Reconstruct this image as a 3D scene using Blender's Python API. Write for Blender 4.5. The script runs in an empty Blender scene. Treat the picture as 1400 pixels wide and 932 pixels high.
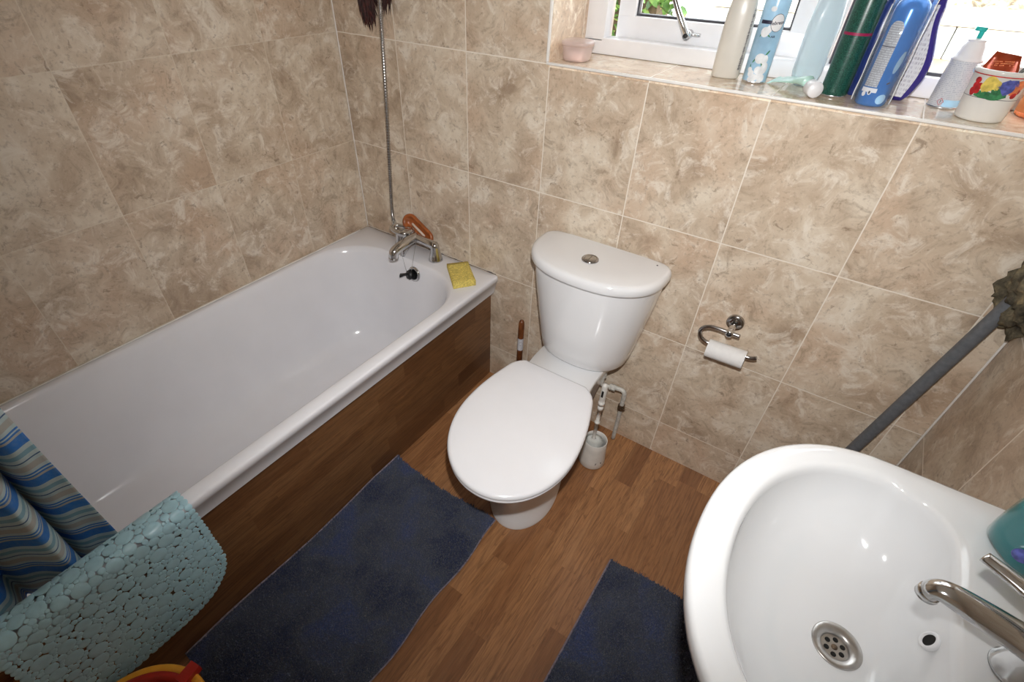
import bpy, bmesh, math, random
from mathutils import Vector, Matrix, noise
random.seed(7)
PI = math.pi
scene = bpy.context.scene
COL = scene.collection
sin, cos = math.sin, math.cos

# ------------------------------------------------------------------ node helpers
def new_mat(name):
    m = bpy.data.materials.new(name); m.use_nodes = True
    nt = m.node_tree; nt.nodes.clear()
    return m, nt

def node(nt, typ, ins=None, **props):
    n = nt.nodes.new(typ)
    for k, v in props.items(): setattr(n, k, v)
    if ins:
        for k, v in ins.items():
            s = n.inputs[k]
            if isinstance(v, bpy.types.NodeSocket): nt.links.new(v, s)
            elif isinstance(v, bpy.types.Node): nt.links.new(v.outputs[0], s)
            else: s.default_value = v
    return n

def math_(nt, op, a, b=None, c=None):
    ins = {0: a}
    if b is not None: ins[1] = b
    if c is not None: ins[2] = c
    return node(nt, 'ShaderNodeMath', ins, operation=op).outputs[0]

def mix(nt, fac, a, b, mode='MIX'):
    n = node(nt, 'ShaderNodeMix', {'Factor': fac}, data_type='RGBA', blend_type=mode)
    for i, v in ((6, a), (7, b)):
        if isinstance(v, bpy.types.NodeSocket): nt.links.new(v, n.inputs[i])
        else: n.inputs[i].default_value = (*v, 1) if len(v) == 3 else v
    return n.outputs[2]

def ramp(nt, fac, stops):
    n = node(nt, 'ShaderNodeValToRGB', {0: fac})
    cr = n.color_ramp
    while len(cr.elements) < len(stops): cr.elements.new(0.5)
    for e, (p, c) in zip(cr.elements, stops):
        e.position = p; e.color = (*c, 1) if len(c) == 3 else c
    return n.outputs[0]

def step(nt, v, lo, hi):
    return node(nt, 'ShaderNodeMapRange', {0: v, 1: lo, 2: hi, 3: 0.0, 4: 1.0}).outputs[0]

def finish(nt, color, rough=0.5, metal=0.0, bump=None, bstr=0.2, bdist=0.002, coat=0.0, **extra):
    p = node(nt, 'ShaderNodeBsdfPrincipled', {'Base Color': color if isinstance(color, bpy.types.NodeSocket) else (*color, 1),
                                             'Roughness': rough, 'Metallic': metal})
    if coat: p.inputs['Coat Weight'].default_value = coat; p.inputs['Coat Roughness'].default_value = 0.08
    for k, v in extra.items(): 
        k = k.replace('_', ' ')
        if isinstance(v, bpy.types.NodeSocket): nt.links.new(v, p.inputs[k])
        else: p.inputs[k].default_value = v
    if bump is not None:
        b = node(nt, 'ShaderNodeBump', {'Height': bump, 'Strength': bstr, 'Distance': bdist})
        nt.links.new(b.outputs[0], p.inputs['Normal'])
    o = node(nt, 'ShaderNodeOutputMaterial', {'Surface': p.outputs[0]})
    return p

def obj_co(nt): return node(nt, 'ShaderNodeTexCoord').outputs['Object']
def sep(nt, v):
    n = node(nt, 'ShaderNodeSeparateXYZ', {0: v}); return n.outputs[0], n.outputs[1], n.outputs[2]
def comb(nt, x, y, z): return node(nt, 'ShaderNodeCombineXYZ', {0: x, 1: y, 2: z}).outputs[0]

def plain(name, color, rough=0.5, metal=0.0, noise_amt=0.06, scale=30, bstr=0.05, bdist=0.001, coat=0.0, **ex):
    m, nt = new_mat(name)
    co = obj_co(nt)
    n = node(nt, 'ShaderNodeTexNoise', {'Vector': co, 'Scale': scale, 'Detail': 4.0})
    dark = tuple(max(0, c * (1 - noise_amt)) for c in color); lite = tuple(min(1, c * (1 + noise_amt)) for c in color)
    c = ramp(nt, n.outputs['Fac'], [(0.35, dark), (0.65, lite)])
    finish(nt, c, rough, metal, bump=n.outputs['Fac'] if bstr > 0 else None, bstr=bstr, bdist=bdist, coat=coat, **ex)
    return m

# ------------------------------------------------------------------ materials
TW, TH = 0.2868, 0.3580        # tile width / height
def stone(name, u_ax, v_ax, u0, v0, grout=(0.86, 0.78, 0.68), gw=0.0018, tone=1.0, rough=0.32, seed=0.0, only_u=False, soft=1.0, tw=None):
    m, nt = new_mat(name)
    co = obj_co(nt); xyz = sep(nt, co)
    def axis(a, o, w):
        t = math_(nt, 'DIVIDE', math_(nt, 'SUBTRACT', xyz[a], o), w)
        fl = math_(nt, 'FLOOR', t); fr = math_(nt, 'SUBTRACT', t, fl)
        d = math_(nt, 'MULTIPLY', math_(nt, 'MINIMUM', fr, math_(nt, 'SUBTRACT', 1.0, fr)), w)
        return fl, d
    fu, du = axis(u_ax, u0, tw or TW)
    if only_u: fv, d = 0.0, du
    else:
        fv, dv = axis(v_ax, v0, TH); d = math_(nt, 'MINIMUM', du, dv)
    wn = node(nt, 'ShaderNodeTexWhiteNoise', {'Vector': comb(nt, fu, fv, seed)}, noise_dimensions='3D')
    off = node(nt, 'ShaderNodeVectorMath', {0: wn.outputs['Color'], 1: (17., 13., 11.)}, operation='MULTIPLY')
    p = node(nt, 'ShaderNodeVectorMath', {0: co, 1: off.outputs[0]}, operation='ADD').outputs[0]
    n1 = node(nt, 'ShaderNodeTexNoise', {'Vector': p, 'Scale': 6.0, 'Detail': 10.0, 'Roughness': 0.60, 'Distortion': 0.7}).outputs[0]
    n2 = node(nt, 'ShaderNodeTexNoise', {'Vector': p, 'Scale': 15.0, 'Detail': 10.0, 'Roughness': 0.74, 'Distortion': 0.9}).outputs[0]
    n3 = node(nt, 'ShaderNodeTexNoise', {'Vector': p, 'Scale': 34.0, 'Detail': 5.0, 'Roughness': 0.7, 'Distortion': 0.6}).outputs[0]
    n4 = node(nt, 'ShaderNodeTexNoise', {'Vector': p, 'Scale': 4.0, 'Detail': 3.0, 'Distortion': 0.6}).outputs[0]
    n5 = node(nt, 'ShaderNodeTexNoise', {'Vector': p, 'Scale': 95.0, 'Detail': 3.0, 'Roughness': 0.6}).outputs[0]
    T = lambda *c: tuple(min(1, x * tone) for x in c)
    base = ramp(nt, n1, [(0.30, T(.39, .285, .20)), (0.43, T(.57, .45, .335)), (0.54, T(.66, .545, .42)), (0.66, T(.77, .675, .55))])
    warm = mix(nt, math_(nt, 'MULTIPLY', step(nt, n4, 0.48, 0.66), 0.55), base, T(.62, .44, .31))
    lite = mix(nt, math_(nt, 'MULTIPLY', step(nt, n2, 0.51, 0.63), 0.80), warm, T(.84, .76, .65))
    drk = mix(nt, math_(nt, 'MULTIPLY', step(nt, n2, 0.46, 0.35), 0.60), lite, T(.34, .25, .175))
    spots = mix(nt, math_(nt, 'MULTIPLY', step(nt, n3, 0.39, 0.31), 0.65), drk, T(.24, .165, .11))
    fine = mix(nt, math_(nt, 'MULTIPLY', step(nt, n5, 0.44, 0.30), 0.40), spots, T(.30, .21, .15))
    gm = step(nt, d, gw, gw * 0.55)
    gm = math_(nt, 'MULTIPLY', gm, soft)
    col = mix(nt, gm, fine, grout)
    h = math_(nt, 'ADD', step(nt, d, gw * .5, gw * 1.6), math_(nt, 'MULTIPLY', n3, 0.22))
    rg = math_(nt, 'ADD', rough, math_(nt, 'MULTIPLY', gm, 0.35))
    finish(nt, col, rg, bump=h, bstr=0.25, bdist=0.0012)
    return m

M = {}
U0 = 0.2765; V0 = 0.1572
M['stone_back'] = stone('stone_back', 0, 2, 0.2765, V0, tone=1.0)
M['stone_left'] = stone('stone_left', 1, 2, -0.2918, V0, grout=(.74, .66, .54), gw=0.0015, soft=.6, seed=3.0, tone=.97)
M['stone_right'] = stone('stone_right', 1, 2, 0.0, V0, seed=5.0, tone=.9, gw=.0026, tw=.3203)
M['stone_far'] = stone('stone_far', 0, 2, 0.1, V0, seed=7.0)
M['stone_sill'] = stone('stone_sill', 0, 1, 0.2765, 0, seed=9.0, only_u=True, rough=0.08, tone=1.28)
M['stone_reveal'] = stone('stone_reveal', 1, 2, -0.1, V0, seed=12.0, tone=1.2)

def wood(name, run_ax, row_ax, sw, dark=1.12, rough=0.34, seed=0.0, row0=0.0):
    m, nt = new_mat(name)
    co = obj_co(nt); xyz = sep(nt, co)
    t = math_(nt, 'DIVIDE', math_(nt, 'SUBTRACT', xyz[row_ax], row0), sw)
    row = math_(nt, 'FLOOR', t)
    wr = node(nt, 'ShaderNodeTexWhiteNoise', {'Vector': comb(nt, row, seed, 0.0)}, noise_dimensions='3D').outputs['Value']
    L = math_(nt, 'ADD', math_(nt, 'DIVIDE', xyz[run_ax], 0.40), math_(nt, 'MULTIPLY', wr, 7.0))
    pc = math_(nt, 'FLOOR', L)
    w2 = node(nt, 'ShaderNodeTexWhiteNoise', {'Vector': comb(nt, row, pc, seed)}, noise_dimensions='3D')
    off = node(nt, 'ShaderNodeVectorMath', {0: w2.outputs['Color'], 1: (9., 9., 9.)}, operation='MULTIPLY').outputs[0]
    sc = [26., 26., 26.]; sc[run_ax] = 1.7
    p = node(nt, 'ShaderNodeVectorMath', {0: co, 1: tuple(sc)}, operation='MULTIPLY').outputs[0]
    p = node(nt, 'ShaderNodeVectorMath', {0: p, 1: off}, operation='ADD').outputs[0]
    g1 = node(nt, 'ShaderNodeTexNoise', {'Vector': p, 'Scale': 0.9, 'Detail': 5.0, 'Distortion': 1.1}).outputs[0]
    rings = math_(nt, 'FRACT', math_(nt, 'MULTIPLY', g1, 9.0))
    rings = math_(nt, 'ABSOLUTE', math_(nt, 'SUBTRACT', rings, 0.5))
    g2 = node(nt, 'ShaderNodeTexNoise', {'Vector': p, 'Scale': 7.0, 'Detail': 6.0, 'Roughness': .7}).outputs[0]
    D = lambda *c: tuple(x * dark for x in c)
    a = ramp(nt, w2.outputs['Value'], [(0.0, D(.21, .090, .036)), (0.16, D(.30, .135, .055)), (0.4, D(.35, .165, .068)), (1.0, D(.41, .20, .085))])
    b = mix(nt, math_(nt, 'MULTIPLY', step(nt, rings, 0.16, 0.0), 0.55), a, D(.12, .05, .022))
    c = mix(nt, math_(nt, 'MULTIPLY', step(nt, g2, 0.42, 0.64), 0.62), b, D(.14, .06, .026))
    c = mix(nt, math_(nt, 'MULTIPLY', step(nt, g1, 0.52, 0.72), 0.35), c, D(.46, .25, .12))
    fr = math_(nt, 'FRACT', t); fe = math_(nt, 'MINIMUM', fr, math_(nt, 'SUBTRACT', 1., fr))
    c = mix(nt, math_(nt, 'MULTIPLY', step(nt, fe, 0.012, 0.0), 0.4), c, D(.09, .04, .018))
    finish(nt, c, rough, bump=g2, bstr=0.12, bdist=0.0006)
    return m
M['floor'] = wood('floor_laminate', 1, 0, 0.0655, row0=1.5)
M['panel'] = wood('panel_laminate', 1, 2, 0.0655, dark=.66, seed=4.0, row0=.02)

M['ceramic'] = plain('white_ceramic', (.84, .845, .86), 0.09, noise_amt=.01, scale=6, bstr=0, coat=.3)
M['basin'] = plain('basin_ceramic', (.79, .795, .805), 0.08, noise_amt=.012, scale=5, bstr=0, coat=.3)
M['enamel'] = plain('bath_acrylic', (.84, .84, .88), 0.14, noise_amt=.015, scale=8, bstr=0)
M['lid'] = plain('seat_plastic', (.86, .86, .89), 0.18, noise_amt=.01, scale=8, bstr=0)
M['upvc'] = plain('upvc', (.84, .84, .86), 0.22, noise_amt=.02, scale=20, bstr=0)
M['trimw'] = plain('trim_plastic', (.86, .83, .79), 0.35, noise_amt=.03)
M['paint'] = plain('white_paint', (.85, .84, .81), 0.7, noise_amt=.02)
M['chrome'] = plain('chrome', (.62, .62, .62), 0.13, 1.0, noise_amt=.04, scale=12, bstr=0)
M['darkchrome'] = plain('worn_chrome', (.42, .41, .41), 0.16, 1.0, noise_amt=.08, scale=40, bstr=0)
M['steel'] = plain('brushed_steel', (.52, .50, .48), 0.30, 1.0, noise_amt=.08, scale=60, bstr=.05)
M['black'] = plain('black_rubber', (.015, .015, .017), 0.45, noise_amt=.2)
M['darkgap'] = plain('dark_hole', (.008, .007, .006), 0.9, noise_amt=.2)
M['gasket'] = plain('grey_gasket', (.05, .05, .06), 0.6, noise_amt=.3)
M['pipe'] = plain('grey_waste_pipe', (.13, .14, .155), 0.5, noise_amt=.12, scale=90)
M['sponge'] = plain('sponge_yellow', (.72, .58, .15), 0.95, noise_amt=.25, scale=180, bstr=.9, bdist=.003)
M['paper'] = plain('tissue', (.82, .81, .80), 0.95, noise_amt=.02, scale=80, bstr=.3)
M['card'] = plain('cardboard_core', (.10, .06, .04), 0.9)
M['brush_white'] = plain('brush_plastic', (.72, .70, .66), 0.4, noise_amt=.05)
M['bristle'] = plain('bristles', (.66, .67, .64), 0.7, noise_amt=.1)
M['pipe_white'] = plain('painted_pipe', (.55, .54, .50), 0.5, noise_amt=.2, scale=70)
M['copper'] = plain('old_brass', (.16, .11, .07), 0.45, 0.7, noise_amt=.4, scale=90)
M['cream'] = plain('cream_bottle', (.66, .63, .57), 0.3, noise_amt=.02)
M['teal'] = plain('teal_plastic', (.02, .50, .47), 0.3)
M['navy'] = plain('navy_plastic', (.018, .035, .16), 0.25, noise_amt=.1)
M['purple'] = plain('violet_blue_plastic', (.035, .025, .22), 0.2, noise_amt=.1)
M['ink'] = plain('dark_ink', (.02, .02, .05), 0.5)
M['inkgrey'] = plain('grey_ink', (.10, .09, .10), 0.6)
M['redink'] = plain('red_ink', (.50, .03, .05), 0.5)
M['magenta'] = plain('magenta_band', (.32, .01, .07), 0.4)
M['labelwhite'] = plain('label_white', (.80, .80, .82), 0.35, noise_amt=.02)
M['bred'] = plain('bucket_red', (.42, .022, .012), 0.35, noise_amt=.08)
M['byel'] = plain('bucket_yellow', (.80, .36, .03), 0.35, noise_amt=.05)
M['handlewood'] = plain('plunger_wood', (.17, .055, .018), 0.35, noise_amt=.3, scale=60)
M['soapdish'] = plain('terracotta_brush_wood', (.34, .095, .024), 0.32, noise_amt=.2, scale=40)
M['soap'] = plain('pale_soap', (.68, .55, .45), 0.6, noise_amt=.1)
M['sachet'] = plain('sachet_foil', (.34, .045, .012), 0.28, .25, noise_amt=.25, scale=45, bstr=.4)
M['hair'] = plain('dark_red_fibre', (.030, .0085, .006), 0.6, noise_amt=.5, scale=80)
M['hair2'] = plain('red_fibre', (.055, .009, .007), 0.6, noise_amt=.5, scale=80)
M['mat'] = plain('bath_mat_vinyl', (.42, .66, .75), 0.28, noise_amt=.05, scale=60)
M['grey_tooth'] = plain('grey_handle', (.12, .12, .11), 0.4)
M['green_tooth'] = plain('green_grey_handle', (.16, .20, .13), 0.4)
M['ground'] = plain('patio', (.72, .68, .62), 0.85, noise_amt=.15, scale=6)
M['binding'] = plain('rug_backing', (.24, .20, .24), 0.9, noise_amt=.2, scale=90)
M['bark'] = plain('hedge_stems', (.10, .07, .04), 0.9)

def glassy(name, col, rough=0.03, mixf=0.12, alpha_col=None):
    # thin transparent sheet: see-through with a fresnel gloss
    m, nt = new_mat(name)
    tr = node(nt, 'ShaderNodeBsdfTransparent', {0: (*col, 1)})
    gl = node(nt, 'ShaderNodeBsdfGlossy', {0: (1, 1, 1, 1), 'Roughness': rough})
    fr = node(nt, 'ShaderNodeFresnel', {0: 1.45})
    f = math_(nt, 'MINIMUM', math_(nt, 'ADD', fr.outputs[0], 0.0), 0.6)
    mx = node(nt, 'ShaderNodeMixShader', {0: f, 1: tr.outputs[0], 2: gl.outputs[0]})
    if mixf > 0:
        n = node(nt, 'ShaderNodeTexNoise', {'Scale': 25.0})
        df = node(nt, 'ShaderNodeBsdfPrincipled', {'Base Color': (*(alpha_col or col), 1), 'Roughness': .3})
        mx = node(nt, 'ShaderNodeMixShader', {0: mixf, 1: mx.outputs[0], 2: df.outputs[0]})
    node(nt, 'ShaderNodeOutputMaterial', {'Surface': mx.outputs[0]})
    return m
M['glass'] = glassy('window_glass', (.97, .98, .98), mixf=0)
M['clearfilm'] = glassy('clear_film', (.96, .97, .98), mixf=.07, alpha_col=(.8, .85, .9))
M['bluebottle'] = glassy('frosted_blue', (.86, .95, .98), mixf=.4, alpha_col=(.86, .93, .97))
M['pinkjar'] = glassy('pink_jar', (.97, .88, .85), mixf=.4, alpha_col=(.86, .74, .70))
M['pinkgel'] = plain('pink_gel', (.88, .74, .71), 0.4)
M['tealliquid'] = glassy('teal_liquid', (.02, .62, .64), mixf=.75, alpha_col=(.005, .40, .44))
M['clearbottle'] = glassy('clear_pet', (.85, .95, .95), mixf=.05, alpha_col=(.5, .65, .66))
M['orangetub'] = glassy('orange_tub', (.98, .72, .5), mixf=.5, alpha_col=(.85, .33, .12))

def rug_mat(name, a, b, c, sc):
    m, nt = new_mat(name)
    co = obj_co(nt)
    n = node(nt, 'ShaderNodeTexNoise', {'Vector': co, 'Scale': sc, 'Detail': 4.0, 'Distortion': .4}).outputs[0]
    f = node(nt, 'ShaderNodeTexNoise', {'Vector': co, 'Scale': 220., 'Detail': 2.0}).outputs[0]
    col = ramp(nt, n, [(.38, a), (.5, b), (.64, c)])
    col = mix(nt, math_(nt, 'MULTIPLY', step(nt, f, .4, .62), .35), col, (.06, .08, .16))
    finish(nt, col, .9, bump=f, bstr=.4, bdist=.002, Sheen_Weight=.25)
    return m
M['rug'] = rug_mat('navy_pile', (.024, .032, .080), (.074, .083, .118), (.052, .074, .19), 6.0)

def curtain_mat():
    m, nt = new_mat('curtain_stripes')
    co = obj_co(nt); x, y, z = sep(nt, co)
    t = math_(nt, 'FRACT', math_(nt, 'DIVIDE', z, 0.098))
    W, B, Gr, Bg, Dk = (.47, .57, .57), (.025, .16, .50), (.20, .36, .44), (.42, .40, .36), (.03, .08, .19)
    n = node(nt, 'ShaderNodeValToRGB', {0: t}); cr = n.color_ramp; cr.interpolation = 'CONSTANT'
    st = [(0, Gr), (.10, W), (.20, B), (.42, Bg), (.47, B), (.51, W), (.54, B), (.58, W), (.66, Bg), (.80, W), (.88, Dk), (.91, W)]
    while len(cr.elements) < len(st): cr.elements.new(.5)
    for e, (p, c) in zip(cr.elements, st): e.position = p; e.color = (*c, 1)
    f = node(nt, 'ShaderNodeTexNoise', {'Vector': co, 'Scale': 120., 'Detail': 3.0}).outputs[0]
    col = mix(nt, math_(nt, 'MULTIPLY', step(nt, f, .35, .7), .2), n.outputs[0], (.22, .32, .36))
    finish(nt, col, .6, bump=f, bstr=.15, bdist=.001)
    return m
M['curtain'] = curtain_mat()

def foam_mat():
    m, nt = new_mat('expanding_foam')
    co = obj_co(nt)
    n = node(nt, 'ShaderNodeTexNoise', {'Vector': co, 'Scale': 28., 'Detail': 7.0, 'Roughness': .65}).outputs[0]
    n2 = node(nt, 'ShaderNodeTexNoise', {'Vector': co, 'Scale': 90., 'Detail': 3.0}).outputs[0]
    col = ramp(nt, n, [(.34, (.03, .025, .018)), (.48, (.10, .085, .055)), (.58, (.19, .16, .10)), (.70, (.32, .25, .13))])
    finish(nt, col, .85, bump=n2, bstr=.8, bdist=.004)
    return m
M['foam'] = foam_mat()

def leaf_mat():
    m, nt = new_mat('leaves')
    g = node(nt, 'ShaderNodeObjectInfo')
    co = obj_co(nt)
    n = node(nt, 'ShaderNodeTexNoise', {'Vector': co, 'Scale': 14., 'Detail': 2.0}).outputs[0]
    col = ramp(nt, n, [(.35, (.03, .07, .015)), (.5, (.09, .20, .035)), (.6, (.25, .38, .10)), (.72, (.45, .28, .10))])
    finish(nt, col, .5)
    return m
M['leaf'] = leaf_mat()

def label_mat(name, base, ink, ax=2, scale=260., lo=.45, amt=.6):
    """paper / printed label with rows of tiny illegible print"""
    m, nt = new_mat(name)
    co = obj_co(nt); x, y, z = sep(nt, co)
    rows = math_(nt, 'FRACT', math_(nt, 'MULTIPLY', z, scale))
    rid = math_(nt, 'FLOOR', math_(nt, 'MULTIPLY', z, scale))
    v = comb(nt, math_(nt, 'MULTIPLY', x, 900.), math_(nt, 'MULTIPLY', y, 900.), math_(nt, 'MULTIPLY', rid, 7.3))
    n = node(nt, 'ShaderNodeTexNoise', {'Vector': v, 'Scale': .8, 'Detail': 2.0}).outputs[0]
    a = math_(nt, 'MULTIPLY', math_(nt, 'GREATER_THAN', rows, .45), math_(nt, 'GREATER_THAN', n, lo))
    col = mix(nt, math_(nt, 'MULTIPLY', a, amt), base, ink)
    finish(nt, col, .3)
    return m
M['lab_grey'] = label_mat('ingredients_grey', (.36, .37, .40), (.75, .77, .80))
M['lab_green'] = label_mat('green_can_print', (.006, .050, .036), (.05, .20, .15), scale=430., lo=.5, amt=.6)
M['lab_white'] = label_mat('white_can_print', (.64, .66, .71), (.34, .38, .48), scale=300., lo=.5, amt=.55)
M['lab_navy'] = label_mat('back_label_print', (.72, .72, .75), (.25, .22, .30), scale=120., lo=.53)
M['blue'] = plain('blue_can', (.012, .20, .62), 0.22, .2, noise_amt=.12, scale=20)
M['palecan'] = plain('pale_blue_can', (.38, .62, .84), 0.25, noise_amt=.22, scale=14)
M['can_top'] = plain('can_rim', (.65, .66, .68), 0.25, .9)
M['leafgreen'] = plain('painted_green', (.04, .20, .08), .3, noise_amt=.4, scale=150)
M['fr_red'] = plain('painted_red', (.50, .02, .02), .3, noise_amt=.35, scale=120)
M['fr_yel'] = plain('painted_yellow', (.72, .56, .12), .3, noise_amt=.2, scale=120)
M['fr_blue'] = plain('painted_blue', (.10, .12, .42), .3, noise_amt=.4, scale=120)
M['fr_org'] = plain('painted_orange', (.75, .22, .08), .3, noise_amt=.25, scale=120)
M['cotton'] = plain('cotton_white', (.74, .77, .80), .5, noise_amt=.12, scale=60)
M['mint'] = plain('mint_tube', (.50, .74, .66), .3, noise_amt=.04)
M['mug'] = plain('mug_glaze', (.76, .74, .70), .12, noise_amt=.02)

# ------------------------------------------------------------------ geometry helpers
def world_origin(o):
    v = Vector((0, 0, 0))
    while o is not None: v += Vector(o.location); o = o.parent
    return v

def link(name, bm, mat, parent=None, smooth=True, origin=None, autosmooth=None, recalc=True):
    if recalc: bmesh.ops.recalc_face_normals(bm, faces=bm.faces[:])
    wo = world_origin(parent) if parent else Vector(origin or (0, 0, 0))
    if wo.length > 0: bmesh.ops.translate(bm, verts=bm.verts[:], vec=-wo)
    me = bpy.data.meshes.new(name); bm.to_mesh(me); bm.free()
    if smooth:
        for p in me.polygons: p.use_smooth = True
        if autosmooth: me.set_sharp_from_angle(angle=math.radians(autosmooth))
    o = bpy.data.objects.new(name, me); COL.objects.link(o)
    mats = mat if isinstance(mat, (list, tuple)) else [mat]
    for mm in mats: me.materials.append(M[mm])
    if parent: o.parent = parent
    elif origin: o.location = origin
    return o

def paint(o, bm, mat, recalc=True):
    """add printed or painted surface pattern to a part's own mesh"""
    bmesh.ops.translate(bm, verts=bm.verts[:], vec=-world_origin(o))
    me = o.data; k = len(me.materials); me.materials.append(M[mat])
    for f in bm.faces: f.material_index = k; f.smooth = True
    tmp = bpy.data.meshes.new('t'); bm.to_mesh(tmp); bm.free()
    b2 = bmesh.new(); b2.from_mesh(me); b2.from_mesh(tmp); b2.to_mesh(me); b2.free(); bpy.data.meshes.remove(tmp)
    return o

def thing(name, label, cat, loc, group=None):
    o = bpy.data.objects.new(name, None); COL.objects.link(o)
    o.location = loc; o.empty_display_size = .05
    o['label'] = label; o['category'] = cat
    if group: o['group'] = group
    return o

def tag(o, label, cat, group=None):
    o['label'] = label; o['category'] = cat
    if group: o['group'] = group
    return o

def struct(o):
    o['kind'] = 'structure'; return o

def box(bm, lo, hi, bev=0, seg=2, mi=0):
    r = bmesh.ops.create_cube(bm, size=1)
    vs = r['verts']
    for v in vs:
        v.co = Vector([(lo[i] + hi[i]) / 2 + v.co[i] * (hi[i] - lo[i]) for i in range(3)])
    fs = list({f for v in vs for f in v.link_faces})
    for f in fs: f.material_index = mi
    if bev > 0:
        es = list({e for v in vs for e in v.link_edges})
        bmesh.ops.bevel(bm, geom=es, offset=bev, segments=seg, profile=.5, affect='EDGES')
    return vs

def loft(bm, rings, cap0=True, cap1=True, closed=True, mi=0):
    R = [[bm.verts.new(p) for p in r] for r in rings]
    n = len(R[0])
    for a, b in zip(R[:-1], R[1:]):
        for i in range(n if closed else n - 1):
            j = (i + 1) % n
            f = bm.faces.new((a[i], a[j], b[j], b[i])); f.material_index = mi
    if cap0: f = bm.faces.new(list(reversed(R[0]))); f.material_index = mi
    if cap1: f = bm.faces.new(R[-1]); f.material_index = mi
    return R

def frame_from(d):
    d = d.normalized()
    a = Vector((0, 0, 1)) if abs(d.z) < .9 else Vector((1, 0, 0))
    u = d.cross(a).normalized(); return u, d.cross(u).normalized()

def tube(bm, pts, r, n=16, caps=True, closed=False, mi=0, flat=1.0):
    """sweep a circle along points; r is number or list"""
    P = [Vector(p) for p in pts]; m = len(P)
    rs = r if isinstance(r, (list, tuple)) else [r] * m
    rings = []; u = None
    for i in range(m):
        if closed: d = P[(i + 1) % m] - P[i - 1]
        elif i == 0: d = P[1] - P[0]
        elif i == m - 1: d = P[-1] - P[-2]
        else: d = (P[i + 1] - P[i]).normalized() + (P[i] - P[i - 1]).normalized()
        if d.length < 1e-9: d = Vector((0, 0, 1))
        d.normalize()
        if u is None: u, v = frame_from(d)
        else:
            u = (u - d * u.dot(d))
            if u.length < 1e-6: u, v = frame_from(d)
            u.normalize(); v = d.cross(u).normalized()
        rings.append([P[i] + (u * cos(2 * PI * k / n) + v * sin(2 * PI * k / n) * flat) * rs[i] for k in range(n)])
    if closed: rings.append(rings[0])
    if closed:
        R = [[bm.verts.new(p) for p in rr] for rr in rings[:-1]]
        for a in range(m):
            A, B = R[a], R[(a + 1) % m]
            for i in range(n):
                j = (i + 1) % n; f = bm.faces.new((A[i], A[j], B[j], B[i])); f.material_index = mi
    else: loft(bm, rings, caps, caps, mi=mi)

def lathe(bm, prof, c, n=40, axis=None, mi=0, cap0=True, cap1=True, ang=None):
    """prof: (r, h) list, spun about axis through c (default +z)"""
    d = Vector(axis or (0, 0, 1)).normalized()
    if abs(d.z) > .999: u, v = Vector((1, 0, 0)), Vector((0, 1, 0)) * (1 if d.z > 0 else -1)
    else: u, v = frame_from(d)
    c = Vector(c)
    rings = [[c + d * h + (u * cos(2 * PI * k / n) + v * sin(2 * PI * k / n)) * max(r, 1e-5) for k in range(n)] for r, h in prof]
    return loft(bm, rings, cap0, cap1, mi=mi)

def catmull(pts, k=8, closed=False):
    P = [Vector(p) for p in pts]; n = len(P); out = []
    rng = range(n) if closed else range(n - 1)
    for i in rng:
        if closed: a, b, c, d = P[i - 1], P[i], P[(i + 1) % n], P[(i + 2) % n]
        else: a, b, c, d = P[max(i - 1, 0)], P[i], P[i + 1], P[min(i + 2, n - 1)]
        for j in range(k):
            t = j / k
            out.append(.5 * ((2 * b) + (c - a) * t + (2 * a - 5 * b + 4 * c - d) * t * t + (3 * b - a - 3 * c + d) * t ** 3))
    if not closed: out.append(P[-1])
    return out

def lerp(a, b, t): return a + (b - a) * t
def interp(tab, x):
    if x <= tab[0][0]: return tab[0][1]
    for (a, va), (b, vb) in zip(tab[:-1], tab[1:]):
        if x <= b: 
            t = (x - a) / (b - a); t = t * t * (3 - 2 * t) if False else t
            return va + (vb - va) * t
    return tab[-1][1]

def text_bm(s, size, place, mi=0, res=3):
    """real letter shapes; place(x, y) maps flat glyph coordinates onto the surface"""
    cu = bpy.data.curves.new('t', 'FONT'); cu.body = s; cu.size = size; cu.align_x = 'CENTER'; cu.align_y = 'CENTER'; cu.resolution_u = res; cu.offset = size * .02
    ob = bpy.data.objects.new('t', cu); COL.objects.link(ob)
    dg = bpy.context.evaluated_depsgraph_get()
    me = bpy.data.meshes.new_from_object(ob.evaluated_get(dg))
    bm = bmesh.new(); bm.from_mesh(me)
    bmesh.ops.subdivide_edges(bm, edges=[e for e in bm.edges if e.calc_length() > size * .3], cuts=2)
    for v in bm.verts: v.co = Vector(place(v.co.x, v.co.y))
    bpy.data.objects.remove(ob); bpy.data.curves.remove(cu); bpy.data.meshes.remove(me)
    return bm

# ------------------------------------------------------------------ room shell
W = 2.066; YB = -2.35; ZC = 2.35
WX0, WX1, WZ0, WZ1 = 0.845, 1.995, 1.235, 2.10
DEP = 0.30
bm = bmesh.new(); box(bm, (-.12, YB - .12, -.1), (W + .12, DEP, 0)); struct(link('floor', bm, 'floor', smooth=False))
bm = bmesh.new(); box(bm, (-.12, YB - .12, ZC), (W + .12, DEP, ZC + .1)); struct(link('ceiling', bm, 'paint', smooth=False))
bm = bmesh.new(); box(bm, (-.12, YB - .12, 0), (0, DEP, ZC)); struct(link('wall_left', bm, 'stone_left', smooth=False))
bm = bmesh.new(); box(bm, (W, YB - .12, 0), (W + .12, DEP, ZC)); struct(link('wall_right', bm, 'stone_right', smooth=False))
bm = bmesh.new(); box(bm, (0, YB - .12, 0), (W, YB, ZC)); struct(link('wall_front', bm, 'stone_far', smooth=False))
bm = bmesh.new()
box(bm, (0, 0, 0), (W, DEP, WZ0 - .012)); box(bm, (0, 0, WZ0 - .012), (WX0, DEP, ZC)); box(bm, (WX1, 0, WZ0 - .012), (W, DEP, ZC))
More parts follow.
